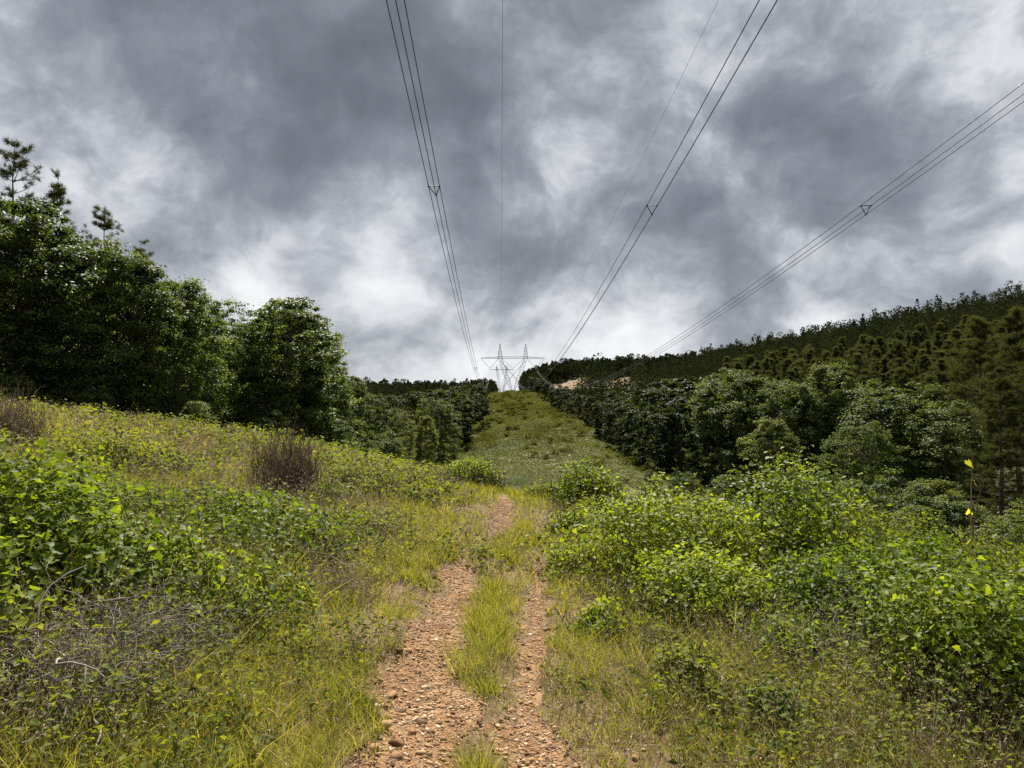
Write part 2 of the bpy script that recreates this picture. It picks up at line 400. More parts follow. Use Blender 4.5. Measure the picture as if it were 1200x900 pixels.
def build_track():
    """The bare ruts: a stony sheet just above the ground."""
    m, N = new_mat('stony red-brown track')
    co = N.n('ShaderNodeNewGeometry').outputs['Position']
    n1 = N.noise(co, 3, 6, .6).outputs['Fac']; n2 = N.noise(co, 55, 6, .7).outputs['Fac']
    vo = N.n('ShaderNodeTexVoronoi', {'Vector': co, 'Scale': 45.0})
    c = N.ramp(n1, [(.3, (.17, .090, .043)), (.5, (.262, .150, .072)), (.72, (.34, .220, .118))])
    c = N.mix(.45, c, N.ramp(n2, [(.3, (.35, .33, .31)), (.7, (1.25, 1.2, 1.15))]), 'MULTIPLY')
    b = N.n('ShaderNodeBsdfPrincipled', {'Base Color': c, 'Roughness': .95, 'Specular IOR Level': .15})
    h = N.math('ADD', vo.outputs['Distance'], n2)
    bp = N.n('ShaderNodeBump', {'Height': h, 'Strength': .8, 'Distance': .02}); N.nt.links.new(bp.outputs[0], b.inputs['Normal'])
    N.n('ShaderNodeOutputMaterial', {'Surface': b.outputs[0]})
    st = .04
    xs = np.arange(-1.5, 1.1, st); ys = np.arange(-2.0, 20, st)
    X, Y = np.meshgrid(xs, ys); nx = len(xs)
    Xc = X + .015 * vnoise(X * 30, Y * 30, 9); Z = ground(Xc, Y) + .006
    mask = rut_mask(X, Y) > .02
    a = np.arange(X.size).reshape(X.shape)
    keep = mask[:-1, :-1] & mask[1:, :-1] & mask[:-1, 1:] & mask[1:, 1:]
    Q = np.stack([a[:-1, :-1], a[:-1, 1:], a[1:, 1:], a[1:, :-1]], -1)[keep]
    used = np.unique(Q); re = np.full(X.size, -1); re[used] = np.arange(len(used))
    V = np.stack([Xc, Y, Z], -1).reshape(-1, 3)[used]
    obj('dirt_track', make_mesh('dirt_track', V, re[Q], mat=m, smooth=True), kind='structure')


ICO = None
def ico():
    global ICO
    if ICO is None:
        import bmesh
        bm = bmesh.new(); bmesh.ops.create_icosphere(bm, subdivisions=1, radius=1)
        ICO = (np.array([v.co[:] for v in bm.verts]), np.array([[v.index for v in f.verts] for f in bm.faces])); bm.free()
    return ICO


def stones_mb(mb, C, size, g):
    v, f = ico(); n = len(C)
    sc = size[:, None] * np.stack([g.uniform(.7, 1.5, n), g.uniform(.45, 1.0, n), g.uniform(.22, .55, n)], -1)
    V = v[None] * (1 + g.uniform(-.42, .36, (n, len(v), 1)))
    V = V * sc[:, None]
    an = g.uniform(0, 6.28, n); c, s_ = np.cos(an)[:, None], np.sin(an)[:, None]
    tx = g.normal(0, .25, n)[:, None]
    x, y, z = V[..., 0], V[..., 1], V[..., 2]
    x, y = x * c - y * s_, x * s_ + y * c; z = z + tx * x
    V = np.stack([x, y, z], -1) + C[:, None]
    mb.add(V.reshape(-1, 3), T=((np.arange(n) * len(v))[:, None, None] + f[None]).reshape(-1, 3))


def build_gravel():
    g = np.random.default_rng(11)
    n = 90000
    y = 2.6 + 16 * g.random(n) ** 1.7; x = g.uniform(-1.3, .9, n)
    m = rut_mask(x, y) + g.normal(0, .28, n) > .40
    x, y = x[m], y[m]
    s_ = np.exp(g.normal(math.log(.0052), .55, len(x))) * (1 + y * .05)
    s_ = np.clip(s_, .003, .022)
    mb = MB(); stones_mb(mb, np.stack([x, y, ground(x, y) + .006 + s_ * .15], -1), s_, g)
    obj('gravel', mb.mesh('gravel', M['stone']), kind='stuff')
    # the larger stones that stick out of the left rut, each one a thing
    shapes = []
    for k in range(6):
        mb = MB(); stones_mb(mb, np.zeros((1, 3)), np.ones(1), g); shapes.append(mb.mesh('stone', M['stone']))
    spots = [(-.66, 3.75, .045), (-.58, 3.62, .05), (-.52, 3.78, .04), (-.50, 3.95, .038), (-.63, 4.08, .035), (-.72, 4.3, .055), (-.48, 4.15, .03), (-.55, 4.5, .036), (-.78, 5.0, .05), (-.74, 5.05, .04),
             (-.44, 3.82, .034), (-.40, 3.65, .03), (-.62, 4.75, .03), (-.68, 3.5, .05), (-.35, 3.72, .035), (-.56, 3.48, .04), (-.70, 4.6, .03), (-.6, 5.4, .035), (-.5, 4.9, .025), (-.82, 4.5, .03), (-.33, 3.95, .03), (-.45, 3.55, .03), (-.76, 4.05, .03), (-.6, 3.9, .03)]
    for i, (x, y, r) in enumerate(spots):
        o = obj('stone', shapes[i % 6], None, 'flat reddish-brown stone loose on the gravel of the left wheel rut', 'stone', 'stones lying in the left rut')
        o.location = (x, y, gz(x, y) + r * .3); o.scale = (r, r, r); o.rotation_euler.z = g.uniform(0, 6)
build_ground(); build_track(); build_gravel()



# ------------------------------------------------------------------ ground cover (stuff nobody could count)
def wedge(g, n, y0, y1, p=1.0, half=.80):
    """Scatter over the ground the place shows, thinning out with distance."""
    y = y0 * (y1 / y0) ** (g.random(n) ** p)
    return g.uniform(-half, half, n) * (y + 1.0), y


def build_grass():
    g = np.random.default_rng(21)
    mb = MB()
    n0 = 20000; per0 = 17
    cx, cy = wedge(g, n0, 2.2, 40, .95)
    k = vnoise(cx * 1.1, cy * 1.1, 31) + .5 * vnoise(cx * 4, cy * 4, 32) + g.normal(0, .3, n0) > -.35
    cx, cy = cx[k], cy[k]; n0 = len(cx); sp = np.repeat(g.uniform(.02, .075, n0) * np.clip(cy / 5, 1, 4), per0)
    x1 = np.repeat(cx, per0) + g.normal(size=n0 * per0) * sp; y1 = np.repeat(cy, per0) + g.normal(size=n0 * per0) * sp
    th = np.repeat(g.uniform(.45, 1.35, n0), per0); tt0 = np.repeat(g.normal(0, .17, n0), per0)
    x2, y2 = wedge(g, 110000, 2.2, 40, .95)
    x = np.concatenate([x1, x2]); y = np.concatenate([y1, y2]); th = np.concatenate([th, np.full(len(x2), .7)]); tt0 = np.concatenate([tt0, g.normal(0, .16, len(x2))])
    strip = np.exp(-((x - (np.interp(y, LY, LX) + np.interp(y, LY, RX)) / 2) / .22) ** 2) * (y < 12)
    keep = (g.random(len(x)) > rut_mask(x, y) ** .8 * 1.05) & (g.random(len(x)) > strip * np.clip(.50 - 1.1 * vnoise(x * 2.5, y * 1.6, 36), 0, .55))
    x, y, th, tt0 = x[keep], y[keep], th[keep], tt0[keep]; n = len(x)
    tall = .5 + .5 * vnoise(x * .8, y * .8, 33)                    # patches of short and long grass
    near_track = np.exp(-((x + .1) / 1.5) ** 2)
    L = (.09 + .24 * g.random(n) ** 1.5) * th * (.55 + .8 * tall) * (1 - .45 * near_track) * np.clip(.8 + y / 25, .8, 1.6) * (1 + .45 * np.clip((np.abs(x + .1) - .9) / .8, 0, 1) * (y < 8))
    w = (.0030 + .0028 * g.random(n)) * np.clip(y / 4.5, 1, 7)
    z = ground(x, y)
    dirv = np.stack([g.normal(0, .38, n), g.normal(0, .38, n), np.ones(n)], -1)
    dry = np.clip((np.abs(x + .1) - 1.0) / 2.5, 0, 1)
    t = np.clip(.44 + .16 * vnoise(x * .35, y * .35, 34) + .16 * vnoise(x * 2.2, y * 2.2, 35) + tt0 + g.normal(0, .10, n) + .10 * dry, 0, 1)
    ribbons(mb, np.stack([x, y, z - .01], -1), dirv, L, w, g.uniform(.1, .85, n), t, g)
    # denser tufts along the middle strip and the verges
    tufts = []
    for _ in range(520):
        yy = 2.6 * (14 / 2.6) ** g.random(); c = (np.interp(yy, LY, LX) + np.interp(yy, LY, RX)) / 2
        s_ = g.choice([0, 1, 2], p=[.4, .3, .3]); xx = c + g.normal(0, .10) if s_ == 0 else (g.uniform(-1.9, -.8) if s_ == 1 else g.uniform(.35, 1.8))
        tufts.append((xx, yy))
    T = np.array(tufts); T = T[(rut_mask(T[:, 0], T[:, 1]) < .4) & (vnoise(T[:, 0] * 2.5, T[:, 1] * 1.6, 36) > -.15)]
    per = 70; tn = np.repeat(T, per, 0) + g.normal(0, .045, (len(T) * per, 2)); n = len(tn)
    hh = np.repeat(g.uniform(.10, .26, len(T)), per); tt = np.repeat(g.uniform(.3, .62, len(T)), per)
    off = tn - np.repeat(T, per, 0)
    dirv = np.stack([off[:, 0] * 7 + g.normal(0, .15, n), off[:, 1] * 7 + g.normal(0, .15, n), np.ones(n)], -1)
    ribbons(mb, np.stack([tn[:, 0], tn[:, 1], ground(tn[:, 0], tn[:, 1]) - .01], -1), dirv, hh * g.uniform(.5, 1.1, n), np.full(n, .0045) * np.clip(tn[:, 1] / 4.5, 1, 4), g.uniform(.1, .6, n), np.clip(tt + g.normal(0, .12, n), 0, 1), g)
    obj('grass', mb.mesh('grass', M['grass']), kind='stuff')


def build_weeds():
    g = np.random.default_rng(22)
    mb = MB()
    n = 11000
    x, y = wedge(g, n, 2.6, 40, .85)
    off = np.abs(x + .1)
    keep = (rut_mask(x, y) < .1) & (1.5 * vnoise(x * .45, y * .45, 41) + .5 * vnoise(x * 2, y * 2, 42) + np.clip((off - 1.2) / 2.5, -.7, .5) - .35 * np.clip((6 - y) / 3, 0, 1) - .30 * np.clip((y - 7) / 8, 0, 1) + g.normal(0, .25, n) > .12)
    x, y = x[keep], y[keep]; n = len(x); H = g.uniform(.12, .45, n) * np.clip(off[keep] / 1.6, .4, 1.2) * np.clip(.85 + y / 40, 1, 1.6)
    per = 18
    t = g.random((n, per)) ** .7
    C = np.stack([x[:, None] + g.normal(0, 1, (n, per)) * H[:, None] * .30, y[:, None] + g.normal(0, 1, (n, per)) * H[:, None] * .30, ground(x, y)[:, None] + t * H[:, None]], -1).reshape(-1, 3)
    Nn = np.stack([g.normal(0, .5, n * per), g.normal(0, .5, n * per), np.ones(n * per) * .8], -1)
    size = (g.uniform(.022, .055, n * per)) * np.clip(np.repeat(y, per) / 6, 1, 4.0)
    tone = np.repeat(np.clip(.45 + .25 * vnoise(x * .3, y * .3, 43) + .22 * g.normal(size=n), 0, 1), per)
    leaves(mb, C, Nn, size, tone, g, .55)
    obj('weeds', mb.mesh('weeds', M['shrub']), kind='stuff')


def build_dry_stems():
    g = np.random.default_rng(23)
    mb = MB()
    n = 70000
    x, y = wedge(g, n, 2.6, 38, .8)
    off = np.abs(x + .1)
    keep = (rut_mask(x, y) < .15) & (vnoise(x * .45, y * .45, 51) + .5 * vnoise(x * 1.7, y * 1.7, 52) + np.clip((off - 1.0) / 3, -.7, .5) + .3 * np.clip((y - 12) / 12, 0, 1) + g.normal(0, .3, n) > .12)
    x, y = x[keep], y[keep]; n = len(x)
    L = g.uniform(.15, .55, n) * np.clip(off[keep] / 1.8, .4, 1.15)
    P0 = np.stack([x, y, ground(x, y) - .02], -1)
    d = nrm(np.stack([g.normal(0, .28, n), g.normal(0, .28, n), np.ones(n)], -1))
    ribbons(mb, P0, d, L, .004 * np.clip(y / 4, 1, 6) * g.uniform(.6, 1.3, n), g.uniform(.05, .5, n), np.full(n, .5), g)
    # seed heads: short tufts at the tips
    s_ = g.random(n) < .35; tip = (P0 + d * L[:, None])[s_]; k = 5
    tp = np.repeat(tip, k, 0) + g.normal(0, .025, (len(tip) * k, 3))
    leaves(mb, tp, g.normal(size=(len(tp), 3)), .02 * np.clip(np.repeat(y[s_], k) / 6, 1, 4), .5, g, .35)
    # straw lying flat on the ruts and between the tufts
    n = 16000; y = 2.6 + 14 * g.random(n) ** 1.5; x = g.uniform(-1.5, 1.2, n)
    ribbons(mb, np.stack([x, y, ground(x, y) + .018], -1), np.stack([g.normal(size=n), g.normal(size=n), g.normal(.05, .12, n)], -1), g.uniform(.03, .14, n), .003 * np.clip(y / 4, 1, 3), g.uniform(0, .4, n), np.full(n, .5), g)
    obj('dry_stems', mb.mesh('dry_stems', M['dry']), kind='stuff')


def build_far_scrub():
    """Low growth on the cleared strip of the opposite slope and in the valley."""
    g = np.random.default_rng(24)
    mb = MB()
    n = 230000
    y = 34 * (330 / 34) ** g.random(n); x = g.uniform(-14, 30, n)
    x = np.where(y < 60, g.uniform(-35, 45, n), x)
    d = vnoise(x * .16, y * .07, 61) + .6 * vnoise(x * .5, y * .25, 62) + .4 * vnoise(x * 1.4, y * .8, 63)
    h = np.clip(.15 + .45 * d, .03, .9)
    C = np.stack([x, y, ground(x, y) + h * g.random(n)], -1)
    Nn = np.stack([g.normal(0, .3, n), g.normal(-.15, .3, n), np.ones(n)], -1)
    tone = np.clip(.42 + .34 * vnoise(x * .1, y * .045, 64) + .30 * d * .6 + g.normal(0, .07, n), 0, 1)
    leaves(mb, C, Nn, np.clip(.085 * y / 34, .09, .50) * g.uniform(.6, 1.3, n), tone, g, .8)
    k, per = 420, 110                                             # low bushes that stand out of it
    cy = 36 * (320 / 36) ** g.random(k); cx = g.uniform(-9, 15, k); kk = vnoise(cx * .2, cy * .06, 65) > -.15; cx, cy = cx[kk], cy[kk]; k = len(cx)
    hb = g.uniform(.35, 1.1, k) * np.clip(cy / 90, .7, 1.3); wb = hb * g.uniform(.7, 1.5, k)
    P = np.stack([np.repeat(cx, per) + g.normal(0, .5, k * per) * np.repeat(wb, per), np.repeat(cy, per) + g.normal(0, .5, k * per) * np.repeat(wb, per), np.repeat(ground(cx, cy), per) + g.random(k * per) * np.repeat(hb, per)], -1)
    leaves(mb, P, np.stack([g.normal(0, .5, k * per), g.normal(0, .5, k * per), np.ones(k * per)], -1), np.repeat(np.clip(.08 * cy / 34, .09, .45), per), np.repeat(np.clip(g.normal(.22, .2, k), 0, .9), per), g, .8)
    obj('scrub', mb.mesh('scrub', M['far_scrub']), kind='stuff')
M['far_scrub'] = leaf_mat('scrub on the cleared slope', [(0, (.030, .042, .009)), (.35, (.062, .072, .016)), (.65, (.105, .106, .028)), (1, (.125, .118, .036))], .3, .7, 0, (1.2, 1.2, .6))
build_grass(); build_weeds(); build_dry_stems(); build_far_scrub()


# ------------------------------------------------------------------ trees
def hardwood_meshes(seed, H=12.0, W=8.0, mat='hardwood', n_cl=330, per=95, leaf=.225, low=.04, wide=.42, lobes=16):
    """Broadleaf tree with a crown of leaf sprays down to the ground, as at a forest edge."""
    g = np.random.default_rng(seed)
    ax = nrm(g.normal(size=(lobes, 3))); aw = g.uniform(.15, .50, lobes)
    C, O = [], []
    while len(C) < n_cl:
        t = low + (1 - low) * g.random() ** .9
        prof = (1 - ((t - wide) / (1.02 - wide)) ** 2) if t > wide else (.72 + .28 * t / wide)
        R = W / 2 * math.sqrt(max(prof, .02))
        a = g.uniform(0, 2 * math.pi); u = np.array([math.cos(a), math.sin(a), (t - wide) * 1.4]); u /= np.linalg.norm(u)
        bump = 1 + sum(w * max(0, float(u @ v)) ** 8 for w, v in zip(aw, ax)) - .24 + g.normal(0, .07)
        r = R * bump * g.uniform(.35, 1.0) ** .45
        C.append((math.cos(a) * r, math.sin(a) * r, t * H * (1 + (.12 * (bump - .85) if t > .5 else 0)))); O.append(u)
    C = np.array(C); O = np.array(O); n = n_cl * per
    rad_ = g.uniform(.32, .75, n_cl) * W / 8
    P = np.repeat(C, per, 0) + g.normal(size=(n, 3)) * np.repeat(rad_, per)[:, None] * np.array([.60, .60, .29])
    P[:, 2] = np.maximum(P[:, 2], .05)
    Nn = np.repeat(O, per, 0) * .45 + np.array([0, 0, .8]) + g.normal(size=(n, 3)) * .55
    mb = MB(); tone = np.clip(np.repeat(.42 + .27 * g.normal(size=n_cl), per), 0, 1)
    leaves(mb, P, Nn, leaf * g.uniform(.65, 1.25, n), tone, g, .72)
    crown = mb.mesh('crown', M[mat])
    tb = MB(); m = 8
    zz = np.linspace(0, .82 * H, m); tr = np.stack([np.cumsum(g.normal(0, .08, m)), np.cumsum(g.normal(0, .08, m)), zz], -1); tr[0, :2] = 0
    tubes(tb, tr[None], (.20 * (1 - np.linspace(0, .85, m)))[None] * H / 12, 7)
    pick = g.choice(n_cl, 46, replace=False); lim = []
    for c in C[pick]:
        hz = max(.25, c[2] - .18 * H * g.random() - np.hypot(c[0], c[1]) * .5); s_ = np.array([np.interp(hz, zz, tr[:, 0]), np.interp(hz, zz, tr[:, 1]), hz])
        mid = (s_ + c) / 2 + g.normal(0, .2, 3) + np.array([0, 0, -.1]); lim.append([s_, mid, c])
    tubes(tb, lim, np.array([.055, .035, .012]) * H / 12, 4)
    return crown, tb.mesh('trunk', M['bark'])


def pine_meshes(seed, H=13.0, W=4.0, low=.25, whorls=16, tufts=7, needles=26, nl=.24, nw=.026, top_sharp=.9, mat='pine'):
    g = np.random.default_rng(seed)
    br, tip = [], []
    for k in range(whorls):
        t = low + (1 - low) * (k + 1.3 * g.random() - .3) / whorls
        t = max(t, low); rel = (t - low) / (1 - low)
        Lb = W / 2 * (1 - rel) ** top_sharp * (.75 + .25 * min(1, rel * 5)) + .12
        nb = int(g.integers(4, 7))
        for a in g.uniform(0, 6.28) + np.arange(nb) * 6.283 / nb + g.normal(0, .45, nb):
            t = low + (1 - low) * min(.99, max(0, rel + g.normal(0, .035)))
            L = Lb * g.uniform(.40, 1.30); up = .05 + .55 * rel + g.normal(0, .1)
            s_ = np.array([0, 0, t * H]); e = s_ + np.array([math.cos(a) * L, math.sin(a) * L, L * up]); md = (s_ + e) / 2 + np.array([0, 0, -.06 * L])
            br.append([s_, md, e])
            for q in range(tufts):
                f = .30 + .70 * (q + g.random()) / tufts; p = (1 - f) * s_ + f * e + g.normal(0, .07 * L + .03, 3) * np.array([1, 1, .6]); tip.append((p, nrm(e - s_)))
    tip.append((np.array([0, 0, H]), np.array([0, 0, 1.])))
    P = np.array([p for p, _ in tip]); D = np.array([d for _, d in tip]); nt = len(P); n = nt * needles
    base = np.repeat(P, needles, 0) + g.normal(0, .05, (n, 3))
    dirv = nrm(np.repeat(D, needles, 0) * .6 + nrm(g.normal(size=(n, 3))) + np.array([0, 0, .35]))
    side = nrm(np.cross(dirv, g.normal(size=(n, 3)))); L = nl * g.uniform(.7, 1.2, n)
    V = np.stack([base - side * nw / 2, base + side * nw / 2, base + dirv * L[:, None]], 1)
    mb = MB(); mb.add(V.reshape(-1, 3), T=np.arange(n * 3).reshape(-1, 3), tone=np.clip(np.repeat(.45 + .25 * g.normal(size=nt), needles * 3), 0, 1))
    tb = MB(); zz = np.linspace(0, H, 8)
    tubes(tb, np.stack([.06 * np.sin(zz), .05 * np.cos(zz * 1.3), zz], -1)[None], (.15 * H / 13 * (1 - .93 * zz / H))[None], 7)
    tubes(tb, br, np.array([.03, .02, .008]), 3)
    return mb.mesh('crown', M[mat]), tb.mesh('trunk', M['bark'])


HW = [hardwood_meshes(100 + k, 12, w, 'hardwood', wide=wd) for k, (w, wd) in enumerate([(8, .42), (7, .5), (9, .38), (7.5, .55)])]
HD = [hardwood_meshes(110 + k, 12, w, 'shaded_hardwood', wide=wd, n_cl=130, per=75, leaf=.42, lobes=14) for k, (w, wd) in enumerate([(8, .5), (9, .6), (7, .42), (8.5, .55)])]     # for the far rows, with cloud shadow in the leaf colour
HL = [hardwood_meshes(120 + k, 11, w, 'hardwood_light', wide=wd, n_cl=280, per=85, leaf=.21) for k, (w, wd) in enumerate([(6.5, .45), (6, .4), (7.5, .5)])]
SH = [hardwood_meshes(140 + k, 5, 6.5, 'hardwood', wide=.3, n_cl=80, per=90, leaf=.2, lobes=6) for k in range(2)]
SL = [hardwood_meshes(150 + k, 5, 6, 'hardwood_light', wide=.3, n_cl=75, per=80, leaf=.19, lobes=6) for k in range(2)]
PN = [pine_meshes(160 + k, 13, w, low, wh, 5, 30, .26, .024, ts) for k, (w, low, wh, ts) in enumerate([(6.2, .30, 15, .62), (4.6, .2, 18, .8), (5.6, .36, 14, .7)])]
PB = [pine_meshes(180 + k, 13, w, .05, 20, 8, 30, .30, .028, .75) for k, w in enumerate([6.0, 5.4])]
PF = [pine_meshes(170 + k, 12, w, .12, 20, 9, 14, .50, .058, .62, 'stand_pine') for k, w in enumerate([3.6, 4.2, 3.2])]     # stand trees, seen from afar
def real_top(m):
    v = np.empty(len(m[0].vertices) * 3, np.float32); m[0].vertices.foreach_get('co', v); return float(np.quantile(v[2::3], .9985))
BASEH = {id(m): real_top(m) for m in HW + HD + HL + SH + SL + PN + PB + PF}
protos = {}


def tree(name, meshes, loc, h, wf, label, group=None, rz=None, cat='tree'):
    """First tree of a kind is built, later ones are copies of it with its trunk and crown."""
    s_ = h / BASEH[id(meshes)]
    if id(meshes) not in protos:
        r = thing(name, label, cat, loc, 0, group)
        protos[id(meshes)] = (r, [obj('trunk', meshes[1], r), obj('crown', meshes[0], r)])
    else:
        r0, ch = protos[id(meshes)]
        r = r0.copy(); r.name = name; COL.objects.link(r)
        for c in ch:
            d = c.copy(); d.parent = r; COL.objects.link(d)
        if 'group' in r and not group: del r['group']
        tag(r, label, cat, group)
    r.location = loc; r.scale = (s_ * wf, s_ * wf, s_); r.rotation_euler = (0, 0, rng.uniform(0, 6.28) if rz is None else rz)
    return r


def stand(name, meshes, px, ytop, y, wf, label, group=None, cat='tree', sink=.15):
    x, yy, z = at(px, y); h = top_h(ytop, y, z)
    return tree(name, meshes, (x, yy, z - sink), max(h + sink, 1.2), wf, label, group, cat=cat)


# the wood along the left edge of the clearing
GL = 'broadleaf trees along the left edge of the clearing'
for name, mesh, px, yt, y, wf, lab in [
    ('broadleaf_tree', HW[0], -52, 228, 35, 1.0, 'big dark broadleaf tree cut off by the left edge of the photo'),
    ('broadleaf_tree', HW[1], 22, 236, 37, .95, 'tallest rounded broadleaf tree, below the first pine top on the left'),
    ('broadleaf_tree', HW[2], 94, 282, 39, .8, 'broad dark broadleaf tree in front of the second and third pine tops'),
    ('broadleaf_tree', HW[3], 150, 302, 38, .8, 'broadleaf tree in front of the fourth pine top, crown reaching the meadow'),
    ('broadleaf_tree', HW[0], 205, 326, 41, .78, 'broadleaf tree with a bright right flank, midway along the left wood'),
    ('broadleaf_tree', HW[2], 242, 350, 47, .7, 'narrower broadleaf tree just left of the dark hollow in the left wood'),
    ('broadleaf_tree', HW[1], 288, 378, 55, .85, 'shadowed broadleaf tree set back beside the big round tree'),
    ('broadleaf_tree', HW[1], 338, 350, 50, 1.0, 'large round dark broadleaf tree that ends the tall left wood'),
    ('broadleaf_tree', HW[0], 376, 388, 54, .55, 'slim dark broadleaf tree at the right shoulder of the big round tree'),
    ('broadleaf_tree', HL[0], 410, 437, 62, .85, 'small yellow-green broadleaf tree just right of the tall left wood'),
    ('broadleaf_tree', HL[1], 436, 462, 70, .9, 'low yellow-green broadleaf tree, second right of the tall left wood'),
    ('broadleaf_tree', HD[1], 456, 464, 92, .9, 'dark broadleaf tree behind the low yellow-green ones at the meadow edge'),
    ('broadleaf_tree', HL[2], 470, 482, 76, .8, 'light bushy broadleaf tree low at the meadow edge left of the far slope'),
    ('broadleaf_tree', HD[2], 484, 459, 104, .95, 'dark flat-topped broadleaf tree on the skyline left of the far slope'),
    ('broadleaf_tree', HL[0], 514, 466, 82, .95, 'rounded light green broadleaf tree standing before the dark far-left row'),
    ('broadleaf_tree', HL[1], 499, 487, 74, .8, 'small bright broadleaf tree below the rounded light green one'),
    ('broadleaf_tree', HD[3], 508, 457, 116, 1.0, 'dark broadleaf tree on the skyline behind the rounded light green one'),
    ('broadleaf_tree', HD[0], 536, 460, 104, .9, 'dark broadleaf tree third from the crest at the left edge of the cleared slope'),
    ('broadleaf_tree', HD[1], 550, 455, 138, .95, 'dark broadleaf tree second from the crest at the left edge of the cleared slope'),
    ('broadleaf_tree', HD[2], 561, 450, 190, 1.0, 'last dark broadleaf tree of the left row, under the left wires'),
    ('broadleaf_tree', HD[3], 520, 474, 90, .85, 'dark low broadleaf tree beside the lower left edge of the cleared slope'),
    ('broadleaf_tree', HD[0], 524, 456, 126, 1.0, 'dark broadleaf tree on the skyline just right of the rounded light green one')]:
    stand(name, mesh, px, yt, y, wf * 1.18, lab, GL)
for px, yt, y, k in [(-20, 262, 47, 1), (60, 300, 50, 3), (120, 318, 51, 0), (178, 345, 52, 2), (215, 372, 58, 1), (262, 400, 64, 3), (305, 400, 64, 0), (330, 366, 57, 3), (358, 372, 58, 0), (350, 430, 70, 2), (392, 455, 80, 1), (468, 462, 118, 0), (496, 459, 140, 2), (518, 456, 155, 1), (538, 453, 160, 3), (550, 451, 200, 0), (565, 449, 235, 2)]:
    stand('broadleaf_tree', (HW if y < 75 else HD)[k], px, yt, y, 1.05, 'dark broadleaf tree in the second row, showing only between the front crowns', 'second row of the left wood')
for px, yt, y, k, lab in [(12, 160, 47, 0, 'tallest pine, its bare-branched top at the upper left edge of the wood'),
                          (64, 200, 50, 1, 'dense spire-topped pine, second pine from the left above the wood'),
                          (120, 240, 52, 2, 'leaning-branched pine top, third from the left above the wood'),
                          (163, 280, 54, 1, 'short pine top, fourth and lowest above the left wood'),
                          (216, 330, 60, 0, 'pine tip barely rising from the crowns midway along the left wood')]:
    stand('pine_tree', PN[k], px, yt, y, 1.0, lab, 'pines rising above the left wood')
for px, yt, y, k, lab in [(20, 440, 33.5, 0, 'leafy shrub at the foot of the tallest left trees'), (110, 452, 35, 1, 'leafy shrub at the foot of the wood, left of the dark hollow'),
                          (230, 470, 38, 0, 'leafy shrub under the bright-flanked tree at the meadow edge'), (318, 480, 43, 1, 'dark shrub below the large round tree'), (395, 492, 50, 0, 'shrub at the foot of the slim tree beside the meadow'),
                          (455, 505, 66, 1, 'shrub where the left wood meets the far end of the meadow'), (500, 515, 78, 0, 'shrub at the lower left corner of the cleared slope')]:
    stand('shrub', SH[k], px, yt, y, 1.0, lab, 'shrubs at the foot of the left wood', cat='shrub')

# right of the cleared slope, from the crest down to the valley
GR = 'broadleaf trees along the right edge of the cleared slope'
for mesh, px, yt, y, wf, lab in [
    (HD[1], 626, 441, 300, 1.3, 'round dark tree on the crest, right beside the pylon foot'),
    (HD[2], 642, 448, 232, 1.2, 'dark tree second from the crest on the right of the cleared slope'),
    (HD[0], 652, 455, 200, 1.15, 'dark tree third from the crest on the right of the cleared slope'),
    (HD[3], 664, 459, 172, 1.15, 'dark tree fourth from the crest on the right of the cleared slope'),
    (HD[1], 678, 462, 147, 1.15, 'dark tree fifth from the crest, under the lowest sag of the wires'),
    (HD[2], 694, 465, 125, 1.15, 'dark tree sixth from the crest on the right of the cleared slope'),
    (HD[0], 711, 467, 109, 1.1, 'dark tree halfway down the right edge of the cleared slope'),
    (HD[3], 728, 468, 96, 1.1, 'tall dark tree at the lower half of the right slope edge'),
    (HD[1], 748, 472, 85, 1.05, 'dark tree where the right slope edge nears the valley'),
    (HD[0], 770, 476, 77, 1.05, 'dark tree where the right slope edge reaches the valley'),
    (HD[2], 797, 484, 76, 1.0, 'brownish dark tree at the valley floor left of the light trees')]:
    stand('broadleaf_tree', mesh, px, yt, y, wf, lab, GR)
for px, yt, y, k in [(660, 452, 225, 0), (676, 454, 190, 1), (693, 455, 165, 2), (712, 455, 145, 3), (732, 454, 126, 0), (752, 453, 112, 1), (775, 454, 102, 2), (800, 457, 96, 3), (822, 458, 92, 0), (745, 446, 150, 2), (775, 444, 135, 3), (810, 442, 122, 1), (845, 440, 112, 0)]:
    stand('broadleaf_tree', HD[k], px, yt, y, 1.15, 'dark tree of the row behind the edge trees, half hidden', 'second row right of the cleared slope')
GV = 'lighter broadleaf trees in the valley on the right'
for mesh, px, yt, y, wf, lab in [
    (HL[0], 846, 434, 84, .9, 'leftmost light green tree in the valley, standing clear with a round top'),
    (HL[1], 880, 440, 80, .85, 'light tree with yellowish flank, second from the left in the valley'),
    (HL[2], 915, 447, 77, .75, 'light green tree, third from the left in the valley'),
    (HL[0], 942, 446, 74, .7, 'light green tree, fourth from the left, before the pointed one'),
    (HL[1], 970, 424, 76, .72, 'tallest pointed light green tree in the middle of the valley'),
    (HL[2], 1008, 446, 72, .8, 'light green tree just right of the pointed one'),
    (HL[0], 1046, 450, 66, 1.0, 'large light tree with bright left flank, right of the valley middle'),
    (HL[1], 1072, 466, 64, .8, 'light tree before the pine stand, right of the bright-flanked one'),
    (HL[2], 1106, 470, 60, .9, 'broad light tree beside the big dark pines on the right'),
    (HL[2], 1010, 492, 60, .8, 'lower light tree standing in front of the valley row'),
    (HL[1], 905, 490, 68, .8, 'lower light tree in front of the second and third valley trees')]:
    stand('broadleaf_tree', mesh, px, yt, y, wf * 1.3, lab, GV)
